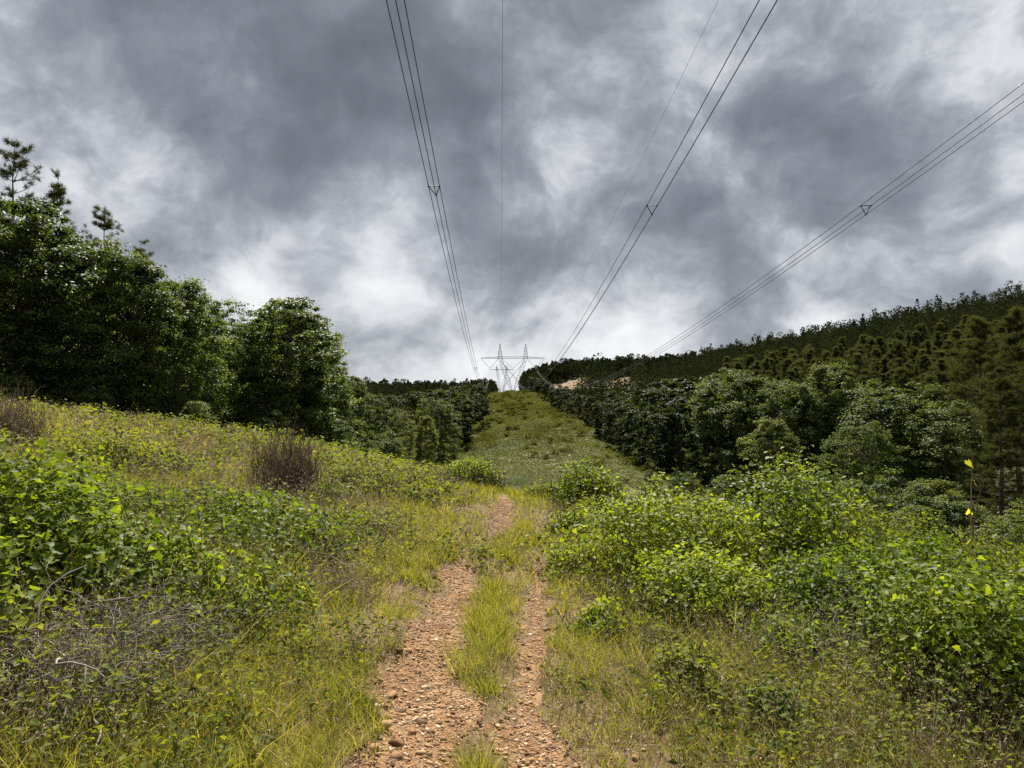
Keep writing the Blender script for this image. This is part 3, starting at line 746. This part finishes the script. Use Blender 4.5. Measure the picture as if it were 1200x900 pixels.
for mesh, px, yt, y, lab in [
    (SL[0], 1000, 562, 47, 'light shrub behind the big vine mound, left of the dark hollow'), (SL[1], 1050, 550, 44, 'light shrub below the valley trees, right of the vine mound'),
    (SL[0], 1095, 562, 42, 'grey-green shrub behind the yellow-leaved stalk'), (SH[0], 1070, 592, 39, 'dark low shrub just beyond the meadow edge, by the stalk'), (SH[1], 1175, 604, 36, 'dark shrub at the meadow edge near the right side of the photo'),
    (SH[0], 1130, 588, 40, 'dark shrub in the hollow right of the stalk'), (SL[1], 1030, 604, 38, 'small light shrub low behind the right side of the vine mound'), (SH[1], 800, 552, 62, 'dark shrub at the valley floor beside the cleared slope'),
    (SH[0], 850, 556, 58, 'dark shrub below the leftmost light valley tree'), (SL[0], 930, 556, 55, 'light shrub below the middle of the valley row'), (SH[1], 1210, 585, 38, 'dark shrub under the big pines, cut by the right edge'), (SH[0], 760, 556, 66, 'dark shrub at the lower right corner of the cleared slope')]:
    stand('shrub', mesh, px, yt, y, 1.05, lab, 'shrubs along the valley edge', cat='shrub')
for px, yt, y, k, lab in [(1150, 372, 62, 0, 'big dark pine left of the one at the right edge'), (1192, 362, 56, 2, 'big dark pine at the right edge of the photo'), (1128, 398, 72, 1, 'tall dark pine behind the broad light tree'), (1172, 430, 50, 1, 'shorter dark pine in front of the two big ones'), (1225, 380, 48, 0, 'dark pine whose branches reach in from the right edge')]:
    stand('pine_tree', PB[k % 2], px, yt, y, 1.35, lab, 'big pines at the right edge')

# the pine stand on the lower hillside: single trees, all alike
g = np.random.default_rng(31); cand = []
for _ in range(2600):
    y = g.uniform(88, 160); px = g.uniform(850, 1225); x = (px - 600) / 832 * y
    if x < 24 + (y - 88) * .1: continue
    if all((x - a) ** 2 + (y - b) ** 2 > 2.7 ** 2 for a, b in cand): cand.append((x, y))
cand = sorted(cand, key=lambda c: c[1])[:290]
zs = ground(np.array([c[0] for c in cand]), np.array([c[1] for c in cand]))
for i, ((x, y), z) in enumerate(zip(cand, zs)):
    tree('pine_tree', PF[i % 3], (x, y, z - .2), g.uniform(9.5, 14), g.uniform(.9, 1.3), 'straight dark pine in the dense stand covering the lower hillside', 'pines of the hillside stand')


def build_far_forest():
    """The wooded ridge beyond: one far-off mass of pines and broadleaf trees."""
    g = np.random.default_rng(32)
    n = 19000
    y = 100 + 480 * np.sqrt(g.random(n)); px = g.uniform(575, 1300, n); x = (px - 600) / 832 * y
    xl = np.where(y < 310, 15.5, 7.0)
    k = (x > xl) & ~((y < 168) & (px > 770)) & ~(((x - 52) / 36) ** 2 + ((y - 452) / 32) ** 2 < 1) & (x < 330)
    x, y = x[k], y[k]
    xb = -g.uniform(9, 240, 4200); yb = g.uniform(60, 420, 4200); kb = xb < np.where(yb < 95, -24, np.where(yb < 290, -13.5, -9))
    x = np.concatenate([x, xb[kb]]); y = np.concatenate([y, yb[kb]])
    cell = np.round(np.stack([x / 3.0, y / 3.3], -1)).astype(int); _, u = np.unique(cell, axis=0, return_index=True); x, y = x[u], y[u]
    z = ground(x, y); n = len(x); h = g.uniform(8.5, 13.5, n); w = g.uniform(1.6, 3.2, n); con = g.random(n) < .35; h = h * g.uniform(.7, 1.15, n); h[(y > 270) & (y < 440) & (x > 5) & (x < 75)] *= .72
    low = x < 0; h[low] *= .62
    vx = x / y * 832 + 600; gap = (vx > 640) & (vx < 742) & (y > 200) & (y < 424)      # young low trees below the pale cleared patch
    h = np.where(gap, np.minimum(h, EYE + (470 - 457) / 832 * y - z), h); k = h > 2.2
    x, y, z, h, w, con, low = x[k], y[k], z[k], h[k], w[k], con[k], low[k]; n = len(x)
    per = 125; t = g.random((n, per)) ** .8 * .9 + .1
    R = np.where(con[:, None], (1 - t) ** .6 * 1.15 * w[:, None] + .12, np.sqrt(np.clip(1 - ((t - .55) / .47) ** 2, .02, 1)) * w[:, None])
    a = g.uniform(0, 6.283, (n, per)); r = R * g.random((n, per)) ** .4
    C = np.stack([x[:, None] + np.cos(a) * r, y[:, None] + np.sin(a) * r, z[:, None] + t * h[:, None]], -1).reshape(-1, 3)
    Nn = np.stack([np.cos(a), np.sin(a), np.full_like(a, .8)], -1).reshape(-1, 3) + g.normal(0, .5, (n * per, 3))
    mb = MB(); leaves(mb, C, Nn, np.repeat(np.clip(y / 300, .6, 1.5), per) * g.uniform(.6, 1.15, n * per), np.repeat(np.clip(.42 + .30 * g.normal(size=n), 0, 1), per), g, .6)
    obj('forest', mb.mesh('forest', M['forest']), kind='stuff')
build_far_forest()


# ------------------------------------------------------------------ power line
def lattice(mb, A, B, w, n, r, cap=True):
    """A square lattice mast from A to B: four chords, cross braces on every side. w is the width at n+1 stations."""
    A, B = np.array(A, float), np.array(B, float); d = nrm(B - A)
    ref = np.array([0, 1., 0]); a = nrm(np.cross(d, ref)); b = np.cross(d, a)
    ts = np.linspace(0, 1, n + 1); w = np.interp(ts, np.linspace(0, 1, len(w)), w)
    cor = [(1, 1), (-1, 1), (-1, -1), (1, -1)]
    ring = np.array([[A + (B - A) * t + (sx * a + sy * b) * ww / 2 for sx, sy in cor] for t, ww in zip(ts, w)])
    for c in range(4): tubes(mb, ring[None, :, c], r, 4)
    seg = []
    for i in range(n):
        for c in range(4):
            e = (c + 1) % 4; seg += [[ring[i, c], ring[i + 1, e]], [ring[i, e], ring[i + 1, c]]] if n < 9 else [[ring[i, c], ring[i + 1, e]]]
            if i: seg.append([ring[i, c], ring[i, e]])
    tubes(mb, seg, r * .6, 3)


def insulator(A, B):
    mb = MB(); A, B = np.array(A, float), np.array(B, float); k = 26
    P = A + (B - A) * np.linspace(0, 1, 2 * k)[:, None]
    tubes(mb, P[None], np.where(np.arange(2 * k) % 2, .13, .05)[None] , 6)
    return mb.mesh('insulator_string', M['porcelain'])


def pylon(loc, label, arm_z, peak_z, sp, r, group=None):
    """Guyed-V pylon: two lattice masts spread from one foot up to a lattice crossarm with two earth-wire peaks."""
    o = thing('pylon', label, 'pylon', loc, 0, group)
    half = sp * .55
    for s_ in (-1, 1):
        mb = MB(); lattice(mb, (s_ * .25, 0, 0), (s_ * half, 0, arm_z - .6), [.3, 1.5, 1.7, 1.2], 12, r); obj('mast', mb.mesh('mast', M['steel']), o)
        mb = MB(); lattice(mb, (s_ * half, 0, arm_z - .6), (s_ * (half + .1), 0, peak_z), [1.9, 1.6, .9, .15], 6, r); obj('earth_wire_peak', mb.mesh('earth_wire_peak', M['steel']), o)
    mb = MB(); e = sp * 1.38
    lattice(mb, (-half, 0, arm_z), (half, 0, arm_z), [1.0, .7, 1.0], 10, r * .8)
    for s_ in (-1, 1): lattice(mb, (s_ * half, 0, arm_z), (s_ * e, 0, arm_z - .2), [1.0, .15], 7, r * .8)
    obj('crossarm', mb.mesh('crossarm', M['steel']), o)
    vz = arm_z - sp * .47
    for c, l, rr in ((-sp, -e, -half - .7), (0, -half + .6, half - .6), (sp, half + .7, e)):
        obj('insulator_string', insulator((l, 0, arm_z - .4), (c, 0, vz)), o); obj('insulator_string', insulator((rr, 0, arm_z - .4), (c, 0, vz)), o)
    for sx in (-1, 1):
        for sy in (-1, 1):
            mb = MB(); tubes(mb, [[(sx * half, sy * .5, arm_z - 1), (-sx * sp * .62, sy * 9, -.3)]], .05, 4); obj('guy_wire', mb.mesh('guy_wire', M['steel']), o)
    return o


TD = 308.0; px0 = (601 - 600) / 832 * TD; tz = gz(px0, TD)
ARM = EYE + (470 - 419) / 832 * TD - tz; PEAK = EYE + (470 - 403) / 832 * TD - tz
pylon((px0, TD, tz), 'grey lattice pylon with two peaks on the crest of the cleared slope', ARM, PEAK, 10.0, .06)
x2 = (588 - 600) / 832 * 800; z2 = gz(x2, 800)
pylon((x2, 800, z2), 'smaller pale pylon far behind, seen through the legs of the first pylon', EYE + (470 - 433) / 832 * 800 - z2, EYE + (470 - 428) / 832 * 800 - z2, 10.0, .11)


def wire_mesh(X0, mx, poly, r, y0=-40, y1=TD, n=120, name='wire'):
    t = np.linspace(0, 1, n) ** 1.4; y = y0 + (y1 - y0) * t
    P = np.stack([X0 + mx * y, y, np.polyval(poly, y)], -1); mb = MB(); tubes(mb, P[None], r, 6); return mb.mesh(name, M['alu'], True)


PH = np.array([4.56e-4, -2 * 4.56e-4 * 150, 4.56e-4 * 150 ** 2 + 2.7 + EYE])
for X0, lab, ysp in [(-2.7, 'bundle of three wires on the left, held apart by a triangular spacer', 30.8), (7.3, 'middle bundle of three wires running up to the top centre right', 33.0), (17.3, 'bundle of three wires on the right, sagging low before the wooded ridge', 33.0)]:
    o = thing('wire_bundle', lab, 'power line', (X0, 0, 0), 0, 'conductor bundles of the power line')
    offs = [(-.24, .20), (.24, .20), (0, -.22)]
    if X0 < 0: offs[2] = (.09, -.20)
    for dx, dz in offs:
        p = PH.copy(); p[2] += dz; obj('wire', wire_mesh(dx, -.0228, p, .017), o)
    for ys in (ysp, ysp + 62, ysp + 124, ysp + 186, ysp - 48):
        mb = MB(); pts = [np.array([X0 * 0 + dx - .0228 * ys, ys, np.polyval(PH, ys) + dz]) for dx, dz in offs]
        tubes(mb, [[pts[i], pts[(i + 1) % 3]] for i in range(3)], .022, 5)
        for q in pts: tubes(mb, [[q - np.array([0, .09, 0]), q + np.array([0, .09, 0])]], .035, 6)
        obj('spacer', mb.mesh('spacer', M['alu_dark']), o)
for X0, mx, pts, lab in [(.09, -.0159, [(35, 21.4), (150, 17.6), (308, 26.2)], 'thin single wire rising almost straight up beside the left bundle'), (10.7, -.0143, [(35, 21.4), (79.6, 18.8), (308, 26.2)], 'thin single wire slanting up between the pylon and the middle bundle')]:
    o = obj('ground_wire', wire_mesh(X0, mx, np.polyfit([p[0] for p in pts], [p[1] for p in pts], 2), .0085, name='ground_wire'), None, lab, 'power line', 'earth wires of the power line')


# ------------------------------------------------------------------ thickets, dead brush and single plants of the meadow
def thicket(name, label, px, y, W, D, ytop, n, leaf=.075, seed=0, mat='vine', heart=True, sprays=26, x=None, bare=.25, group='vine thickets on the meadow', twigs=260, tone0=.45):
    """A mound of vines over a tangle of stems: lumpy shell of leaves, sprays sticking out, dead stems below."""
    g = np.random.default_rng(seed + 500)
    X = (px - 600) / 832 * y if x is None else x; z = gz(X, y)
    H = max(.3, top_h(ytop, y, z) - .05); n = int(n * 1.7); leaf = leaf * .92; sprays = int(sprays * .7)
    o = thing(name, label, 'vine' if heart else 'bush', (X, y, z - .05), 0, group)
    nl = 12; lx = nrm(np.stack([g.normal(size=nl), g.normal(size=nl), np.abs(g.normal(size=nl))], -1)); la = g.uniform(.18, .58, nl)
    bmax = [1.0]
    def shell(m):
        u = g.normal(size=(m, 3)); u[:, 2] = np.abs(u[:, 2]) * 1.1 - .1; u = nrm(u)
        b = .72 + (np.maximum(u @ lx.T, 0) ** 7 * la).sum(1) + .10 * vnoise(u[:, 0] * 5 + seed, u[:, 2] * 5 + u[:, 1] * 4, 7)
        b = b / (.96 if seed < 0 else bmax[0])
        return u, u * b[:, None] * np.array([W / 2, D / 2, H])
    bmax[0] = np.quantile(shell(3000)[1][:, 2], .992) / H
    ncl = max(20, n // 38); uc, pc = shell(ncl); ct = np.clip(tone0 + .24 * g.normal(size=ncl), 0, 1)
    dep = g.random(ncl) ** 2 * .5; pc = pc * (1 - dep[:, None] * .5)
    per = n // ncl; k = ncl * per
    spread = .105 * (W * D * H) ** (1 / 3)
    P = np.repeat(pc, per, 0) + g.normal(size=(k, 3)) * spread * np.array([1, 1, .6]); U = np.repeat(uc, per, 0); T = np.repeat(ct, per)
    keep = ~((P[:, 2] < H * bare * (.6 + .8 * g.random(k))) & (g.random(k) < .85)) & (P[:, 2] > .02); P, U, T = P[keep], U[keep], T[keep]
    Nn = U * .55 + np.array([0, -.15, .65]) + g.normal(size=P.shape) * .55
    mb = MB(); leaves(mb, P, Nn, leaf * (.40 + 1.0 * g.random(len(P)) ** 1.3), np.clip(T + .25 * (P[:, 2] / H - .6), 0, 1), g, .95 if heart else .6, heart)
    st = MB(); u, tip = shell(sprays); tip = tip * 1.0
    d = nrm(u + np.array([0, 0, .8]) + g.normal(0, .4, u.shape)); Ls = g.uniform(.08, .26, sprays) * (.6 + .4 * H)
    pol = np.stack([tip * .8, tip, tip + d * Ls[:, None] * .6 , tip + d * Ls[:, None] + np.array([0, 0, -.04])], 1)
    tubes(st, pol, np.array([.005, .004, .003, .0015]), 3)
    q = 7; f = g.random((sprays, q, 1)); sp = (tip[:, None] * (1 - f) + (tip + d * Ls[:, None])[:, None] * f).reshape(-1, 3) + g.normal(0, .025, (sprays * q, 3))
    leaves(mb, sp, np.array([0, -.2, .7]) + g.normal(0, .6, sp.shape), leaf * g.uniform(.4, .95, len(sp)), np.clip(.52 + .2 * g.normal(size=len(sp)), 0, 1), g, .95 if heart else .6, heart)
    # stems and dead twigs inside and underneath
    b0 = np.stack([g.uniform(-.42, .42, twigs) * W, g.uniform(-.42, .42, twigs) * D, np.zeros(twigs)], -1)
    e0 = b0 * g.uniform(.7, 1.2, (twigs, 1)) + np.stack([g.normal(0, .18, twigs), g.normal(0, .18, twigs), H * g.uniform(.25, .85, twigs)], -1)
    m1 = b0 + (e0 - b0) * .35 + g.normal(0, .07, b0.shape); m2 = b0 + (e0 - b0) * .7 + g.normal(0, .09, b0.shape)
    e0[:, 2] = np.minimum(e0[:, 2], H * np.sqrt(np.clip(1.0 - (2 * e0[:, 0] / W) ** 2 * .8 - (2 * e0[:, 1] / D) ** 2 * .8, .05, 1)))
    tubes(st, np.stack([b0, m1, m2, e0], 1), np.array([.005, .0042, .0032, .0018]) * max(1, y / 7), 3)
    obj('foliage', mb.mesh('foliage', M[mat]), o); obj('stems', st.mesh('stems', M['twig' if bare > .3 else 'stem']), o, kind='stuff')
    return o


BUSHES = []; GSB = 'small bushes scattered over the meadow'
gb = np.random.default_rng(77); nb = 0
for px, y, W, yt in [(60, 16, 1.3, 508), (150, 19, 1.5, 508), (215, 14, 1.2, 528), (262, 19, 1.3, 520), (300, 24, 1.5, 512), (390, 21, 1.3, 530), (440, 25, 1.6, 528), (470, 19, 1.2, 545), (380, 13, 1.1, 560), (455, 12, .9, 588), (490, 15, .9, 565), (330, 9, 1.0, 600), (370, 7.6, .8, 640), (250, 10.5, 1.3, 560), (60, 10, 1.6, 528), (180, 9.5, 1.2, 562), (640, 20, 1.2, 560), (665, 12.5, .9, 585), (690, 9, .8, 640), (1020, 13, 1.6, 590), (1080, 14, 1.6, 600), (1150, 15, 1.6, 612), (1200, 12, 1.5, 632), (700, 6.0, .6, 728), (250, 4.6, .5, 800), (330, 5.4, .5, 745), (900, 4.2, .6, 838), (810, 4.6, .5, 815)]:
    nb += 1; BUSHES.append((px, y, W, yt, nb))
GVN = 'vine thickets left of the track'; GVR = 'vine thickets right of the track'
thicket('vine_thicket', 'big-leaved bright vine mound at the left edge, over the dead brush', 42, 4.6, 2.1, 1.8, 530, 10500, .052, 1, sprays=34, group=GVN, bare=.3, tone0=.64)
thicket('vine_thicket', 'nearest vine clump, cut off by the left edge of the photo', -14, 3.5, .75, .8, 605, 1100, .072, 2, sprays=14, group=GVN, twigs=90, bare=.35, tone0=.68)
thicket('vine_thicket', 'loose vine patch creeping over brush right of the dead branches', 200, 4.9, 1.6, 1.9, 605, 4200, .046, 3, sprays=60, group=GVN, bare=.25, tone0=.6)
thicket('vine_thicket', 'low vine mound left of the track, before the brown dry clump', 285, 7.2, 2.2, 2.0, 580, 4600, .052, 4, sprays=40, group=GVN, bare=.3)
thicket('vine_thicket', 'leafy vine mound below the dark leafy bush near the left wood', 130, 7.8, 2.2, 2.0, 548, 3600, .056, 5, sprays=44, group=GVN)
thicket('shrub', 'dark leafy bush with an upright shoot near the left wood', 128, 11.5, 2.0, 1.8, 500, 2600, .075, 6, 'shrub', False, group='bushes left of the track')
thicket('shrub', 'small green bush on the meadow edge right of the brown dry clump', 425, 15.5, 1.6, 1.6, 540, 2600, .07, 7, 'shrub', False, group='bushes left of the track')
thicket('shrub', 'low sprawling bush between the vine mound and the track', 405, 9.5, 1.5, 1.6, 592, 2000, .055, 8, 'shrub', False, group='bushes left of the track')
thicket('shrub', 'rounded bush at the far left end of the track', 552, 21.5, 2.1, 1.8, 535, 3000, .085, 9, 'vine', False, group='bushes at the far end of the track')
thicket('shrub', 'flat bush further left of the far end of the track', 508, 20.5, 1.8, 1.8, 545, 1800, .08, 10, 'shrub', False, group='bushes at the far end of the track')
thicket('vine_thicket', 'rounded vine mound at the far right end of the track', 690, 17.5, 2.0, 1.8, 534, 4200, .075, 11, sprays=30, group=GVR)
thicket('vine_thicket', 'small round vine mound right of the far one', 770, 15.0, 1.0, 1.0, 552, 1900, .070, 12, sprays=14, group=GVR)
thicket('vine_thicket', 'low vine slope between the small round mound and the track', 752, 12.5, 1.5, 1.4, 578, 2600, .065, 13, sprays=24, group=GVR)
thicket('vine_thicket', 'tallest vine mound on the right, with a dark hollow in its flank', 925, 10.0, 2.7, 2.2, 540, 11500, .060, 14, sprays=60, group=GVR, bare=.12)
thicket('vine_thicket', 'left shoulder of the tall vine mound, reaching towards the track', 800, 8.6, 2.2, 2.0, 575, 7500, .054, 15, sprays=40, group=GVR, bare=.2)
thicket('vine_thicket', 'front vine mound nearest the track, stems and dead twigs showing below', 842, 6.5, 1.5, 1.6, 648, 10000, .046, 16, sprays=40, group=GVR, bare=.20, twigs=700)
thicket('vine_thicket', 'front vine mound between the tall one and the near right one', 985, 6.2, 1.45, 1.6, 620, 10000, .046, 31, sprays=40, group=GVR, bare=.20, twigs=700)
thicket('vine_thicket', 'low vine hump in front, below the two front mounds', 925, 5.4, 1.1, 1.0, 706, 6000, .040, 32, sprays=30, group=GVR, bare=.28, twigs=500)
thicket('vine_thicket', 'near vine mound on the right beside the bent dry stalk', 1120, 4.9, 1.7, 1.9, 640, 13500, .043, 17, sprays=46, group=GVR, bare=.12, twigs=700)
thicket('vine_thicket', 'vine mound at the right edge of the photo', 1235, 5.6, 1.3, 1.6, 665, 4600, .045, 18, sprays=20, group=GVR, bare=.25, twigs=400)
thicket('shrub', 'grey-green low bush right of the track at the vine foot', 745, 7.6, 1.2, 1.2, 662, 1800, .045, 19, 'shrub', False, group='bushes right of the track', twigs=500)
thicket('shrub', 'leafy green bush in the grass at the foot of the front vines', 770, 5.6, .8, .7, 762, 900, .045, 20, 'shrub', False, group='bushes right of the track', twigs=200)
thicket('vine_thicket', 'thin vines on the slope behind the near right mound', 1120, 9.5, 3.0, 2.0, 632, 3600, .06, 21, sprays=30, group=GVR)


NEAR_BUSH = {(330, 9): 'knee-high bush just below the brown leafless bush, towards the track', (370, 7.6): 'small bush beside the low brown twigs at the left track edge', (250, 4.6): 'smallest leafy plant in the grass at the lower left, right of the dead branches',
             (330, 5.4): 'small leafy plant in the grass between the dead branches and the track', (700, 6.0): 'small dark-green bush in the grass just right of the right rut', (690, 9): 'bush at the track edge before the left end of the vines',
             (665, 12.5): 'small bush right of the bare patch near the end of the track', (640, 20): 'bush at the right end of the track, left of the rounded vine mound', (900, 4.2): 'leafy plant in the grass in front of the near right vines',
             (810, 4.6): 'leafy plant in the grass, nearest one right of the track', (455, 12): 'small bush beside the track, left of its bare end patch', (490, 15): 'small bush at the left track edge just before the track ends',
             (1200, 12): 'bush at the right edge behind the vine mounds', (1020, 13): 'bush on the meadow edge right behind the tallest vine mound', (60, 16): 'bush between the wood and the left-edge brown leafless bush', (150, 19): 'bush at the foot of the wood, left side of the meadow'}

for px, y, W, yt, k in BUSHES:
    lab = NEAR_BUSH.get((px, y)) or ('small leafy bush in the meadow grass left of the track' if px < 560 else 'small leafy bush in the meadow grass right of the track')
    thicket('shrub', lab, px, y, W, W * .95, yt, int(700 + 500 * W), .05 + .0022 * y, 40 + k, 'shrub' if k % 3 else 'vine', False, sprays=16, group=None if (px, y) in NEAR_BUSH else GSB + (', left' if px < 560 else ', right'), twigs=60, bare=.15, tone0=.3 + .3 * gb.random())


def brush_pile(name, label, px, y, W, D, H, n, mat, seed, r=.005, group=None, upright=.3):
    g = np.random.default_rng(seed); X = (px - 600) / 832 * y
    o = thing(name, label, 'brush', (X, y, gz(X, y)), 0, group)
    def batch(n, L0, L1, r, m, up):
        c = np.stack([g.normal(0, .22, n) * W, g.normal(0, .22, n) * D, np.abs(g.normal(0, .4, n)) * H], -1)
        d = nrm(np.stack([g.normal(0, 1, n), g.normal(0, .8, n), np.abs(g.normal(0, up, n)) + up * .5], -1)); L = g.uniform(L0, L1, n)
        pts = [c]
        for k in range(m - 1):
            d = nrm(d + g.normal(0, .34, d.shape) + np.array([0, 0, -.10])); pts.append(pts[-1] + d * (L / (m - 1))[:, None])
        P = np.stack(pts, 1); P[..., 2] = np.maximum(P[..., 2], -.05)
        mb = MB(); tubes(mb, P, r * np.linspace(1, .35, m)[None] * g.uniform(.6, 1.3, (n, 1)), 4)
        return mb
    obj('branches', batch(n // 5, .25, .65, r * 1.25, 8, upright).mesh('branches', M[mat]), o, kind='stuff')
    obj('twigs', batch(n, .15, .5, r * .62, 5, upright).mesh('twigs', M[mat]), o, kind='stuff')
    return o
brush_pile('dead_brush', 'tangle of bare grey dead branches at the lower left corner', 40, 3.3, 1.0, .7, .26, 1600, 'twig', 71, .0045, upright=.14)
brush_pile('dead_brush', 'dark tangle of fine dead twigs under the left vines', 140, 3.9, .8, .7, .34, 1400, 'twig', 72, .003, upright=.2)
brush_pile('dead_brush', 'fine dead twigs under the front right vine mound', 965, 5.2, 1.1, .6, .34, 500, 'twig', 73, .0025)
brush_pile('dead_brush', 'bare dead stalks in the lower right corner', 1175, 4.2, .8, .5, .36, 260, 'twig', 74, .0035, upright=.6)
brush_pile('dead_brush', 'low brown twigs beside the left edge of the track', 385, 6.4, .7, .6, .22, 500, 'rust_stem', 75, .003)


def stem_clump(name, label, px, y, W, H, n, seed, group=None):
    g = np.random.default_rng(seed); X = (px - 600) / 832 * y
    o = thing(name, label, 'dry bush', (X, y, gz(X, y) - .05), 0, group)
    def batch(n, f, r):
        a = g.uniform(0, 6.283, n); q = np.sqrt(g.random(n)); b = np.stack([np.cos(a) * q * W * .28, np.sin(a) * q * W * .28, np.zeros(n)], -1)
        L = H * g.uniform(.15, 1.0, n) ** .9 * (1.15 - .75 * q) * f; d = np.stack([np.cos(a) * q * .30 + g.normal(0, .14, n), np.sin(a) * q * .30 + g.normal(0, .14, n), np.ones(n)], -1)
        P = np.stack([b, b + d * (L * .35)[:, None], b + d * (L * .7)[:, None] + g.normal(0, .03, b.shape), b + d * L[:, None] + g.normal(0, .08, b.shape)], 1)
        mb = MB(); tubes(mb, P, np.array([1, .8, .6, .3])[None] * r, 3); return mb, P
    mb, P = batch(n, 1.0, .006 * max(1, y / 9)); obj('stems', mb.mesh('stems', M['rust_stem']), o, kind='stuff')
    k = 3; e = np.repeat(P[:, 2], k, 0) + g.normal(0, .10, (n * k, 3)) * np.array([1, 1, 1.6]); d = nrm(g.normal(0, .5, e.shape) + np.array([0, 0, 1.1]))
    tw = MB(); tubes(tw, np.stack([e, e + d * .12, e + d * .26 + g.normal(0, .03, e.shape)], 1), np.array([.003, .0025, .0015]) * max(1, y / 9), 3)
    obj('twigs', tw.mesh('twigs', M['rust_stem']), o, kind='stuff')
stem_clump('dry_bush', 'brown leafless bush of fine upright stems on the left meadow', 334, 13.0, 1.65, 1.6, 480, 81, 'brown leafless bushes')
stem_clump('dry_bush', 'brown leafless bush at the left edge before the wood', 8, 14.0, 1.7, 1.45, 480, 82, 'brown leafless bushes')


def vine_stalk():
    """The tall thin stalk with a few yellow leaves in front of the right-hand wood."""
    g = np.random.default_rng(91); y = 7.0; X = (1137 - 600) / 832 * y; z0 = gz(X, y)
    H = top_h(532, y, z0)
    o = thing('vine_stalk', 'tall thin stalk with a few yellow leaves before the dark wood', 'stalk', (X, y, z0), 0)
    mb = MB(); m = 9; t = np.linspace(0, 1, m)
    P1 = np.stack([.02 * np.sin(t * 7), .01 * np.cos(t * 5), t * H], -1); P2 = np.stack([.05 + .035 * np.sin(t * 9 + 1), .02 * np.sin(t * 4), .35 * H + t * .63 * H], -1)
    tubes(mb, [P1, P2], np.array([.008] * 4 + [.006] * 3 + [.004, .002]), 5)
    tw = []
    for f in (.5, .55, .6, .66, .7, .78, .9): tw.append([P1[int(f * 8)], P1[int(f * 8)] + np.array([g.uniform(-.12, .16), 0, .03]), P1[int(f * 8)] + np.array([g.uniform(-.16, .2), .02, .06])])
    tubes(mb, tw, np.array([.004, .003, .002]), 4)
    obj('stem', mb.mesh('stem', M['dry']), o)
    f = np.array([.28, .31, .33, .50, .30, .36, .38, .44, .47, .56, .58, .72, .74, .86, .95, .40, .62]); n = len(f)
    C = np.stack([g.uniform(-.12, .14, n), g.uniform(-.06, .06, n), f * H], -1)
    for k in range(n):
        lb = MB(); leaves(lb, C[k:k + 1], np.array([[g.normal(0, 1.0), -.8, g.normal(.2, .7)]]), np.array([g.uniform(.045, .095)]), .98, g, .8, True); obj('leaf', lb.mesh('leaf', M['yellow_leaf']), o)
M['yellow_leaf'] = leaf_mat('yellow vine leaves', [(0, (.30, .29, .05)), (1, (.44, .40, .07))], .45, .5, .2, (1.3, 1.35, .5))
vine_stalk()


def bent_stalk(label, pts, r):
    P = np.array([(*(lambda q: (q[0], q[1]))(at(px, y)[:2]), EYE + (470 - py) / 832 * y) for px, py, y in pts])
    base = P[0].copy(); o = thing('dry_stalk', label, 'stalk', tuple(base), 0, 'pale dry stalks'); mb = MB()
    t = np.linspace(0, 1, 18); s_ = np.linspace(0, 1, len(P)); Q = np.stack([np.interp(t, s_, P[:, k] - base[k]) for k in range(3)], -1)
    tubes(mb, Q[None], np.linspace(r, r * .5, 18)[None], 6); obj('stem', mb.mesh('stem', M['dry']), o)
    g = np.random.default_rng(1000 + int(pts[0][0])); n = 9; f = g.integers(9, 18, n); e = Q[f]; d = nrm(g.normal(0, 1, (n, 3)))
    tb = MB(); tubes(tb, np.stack([e, e + d * .04, e + d * .09 + g.normal(0, .01, e.shape)], 1), np.array([.003, .002, .001]), 4); obj('side_twig', tb.mesh('side_twig', M['dry']), o, kind='stuff')
bent_stalk('pale bent dry stalk arching over before the right vine mound', [(1108, 868, 4.3), (1103, 832, 4.35), (1092, 808, 4.4), (1072, 790, 4.45), (1058, 774, 4.5)], .010)
bent_stalk('pale straight dry stalk leaning to the left in the lower right corner', [(1195, 862, 4.1), (1180, 822, 4.2), (1162, 785, 4.3), (1150, 752, 4.4)], .007)
bent_stalk('long pale dry stalk lying across the dead branches on the left', [(-5, 738, 3.5), (40, 737, 3.55), (100, 735, 3.6), (150, 733, 3.7), (205, 721, 3.8)], .006)
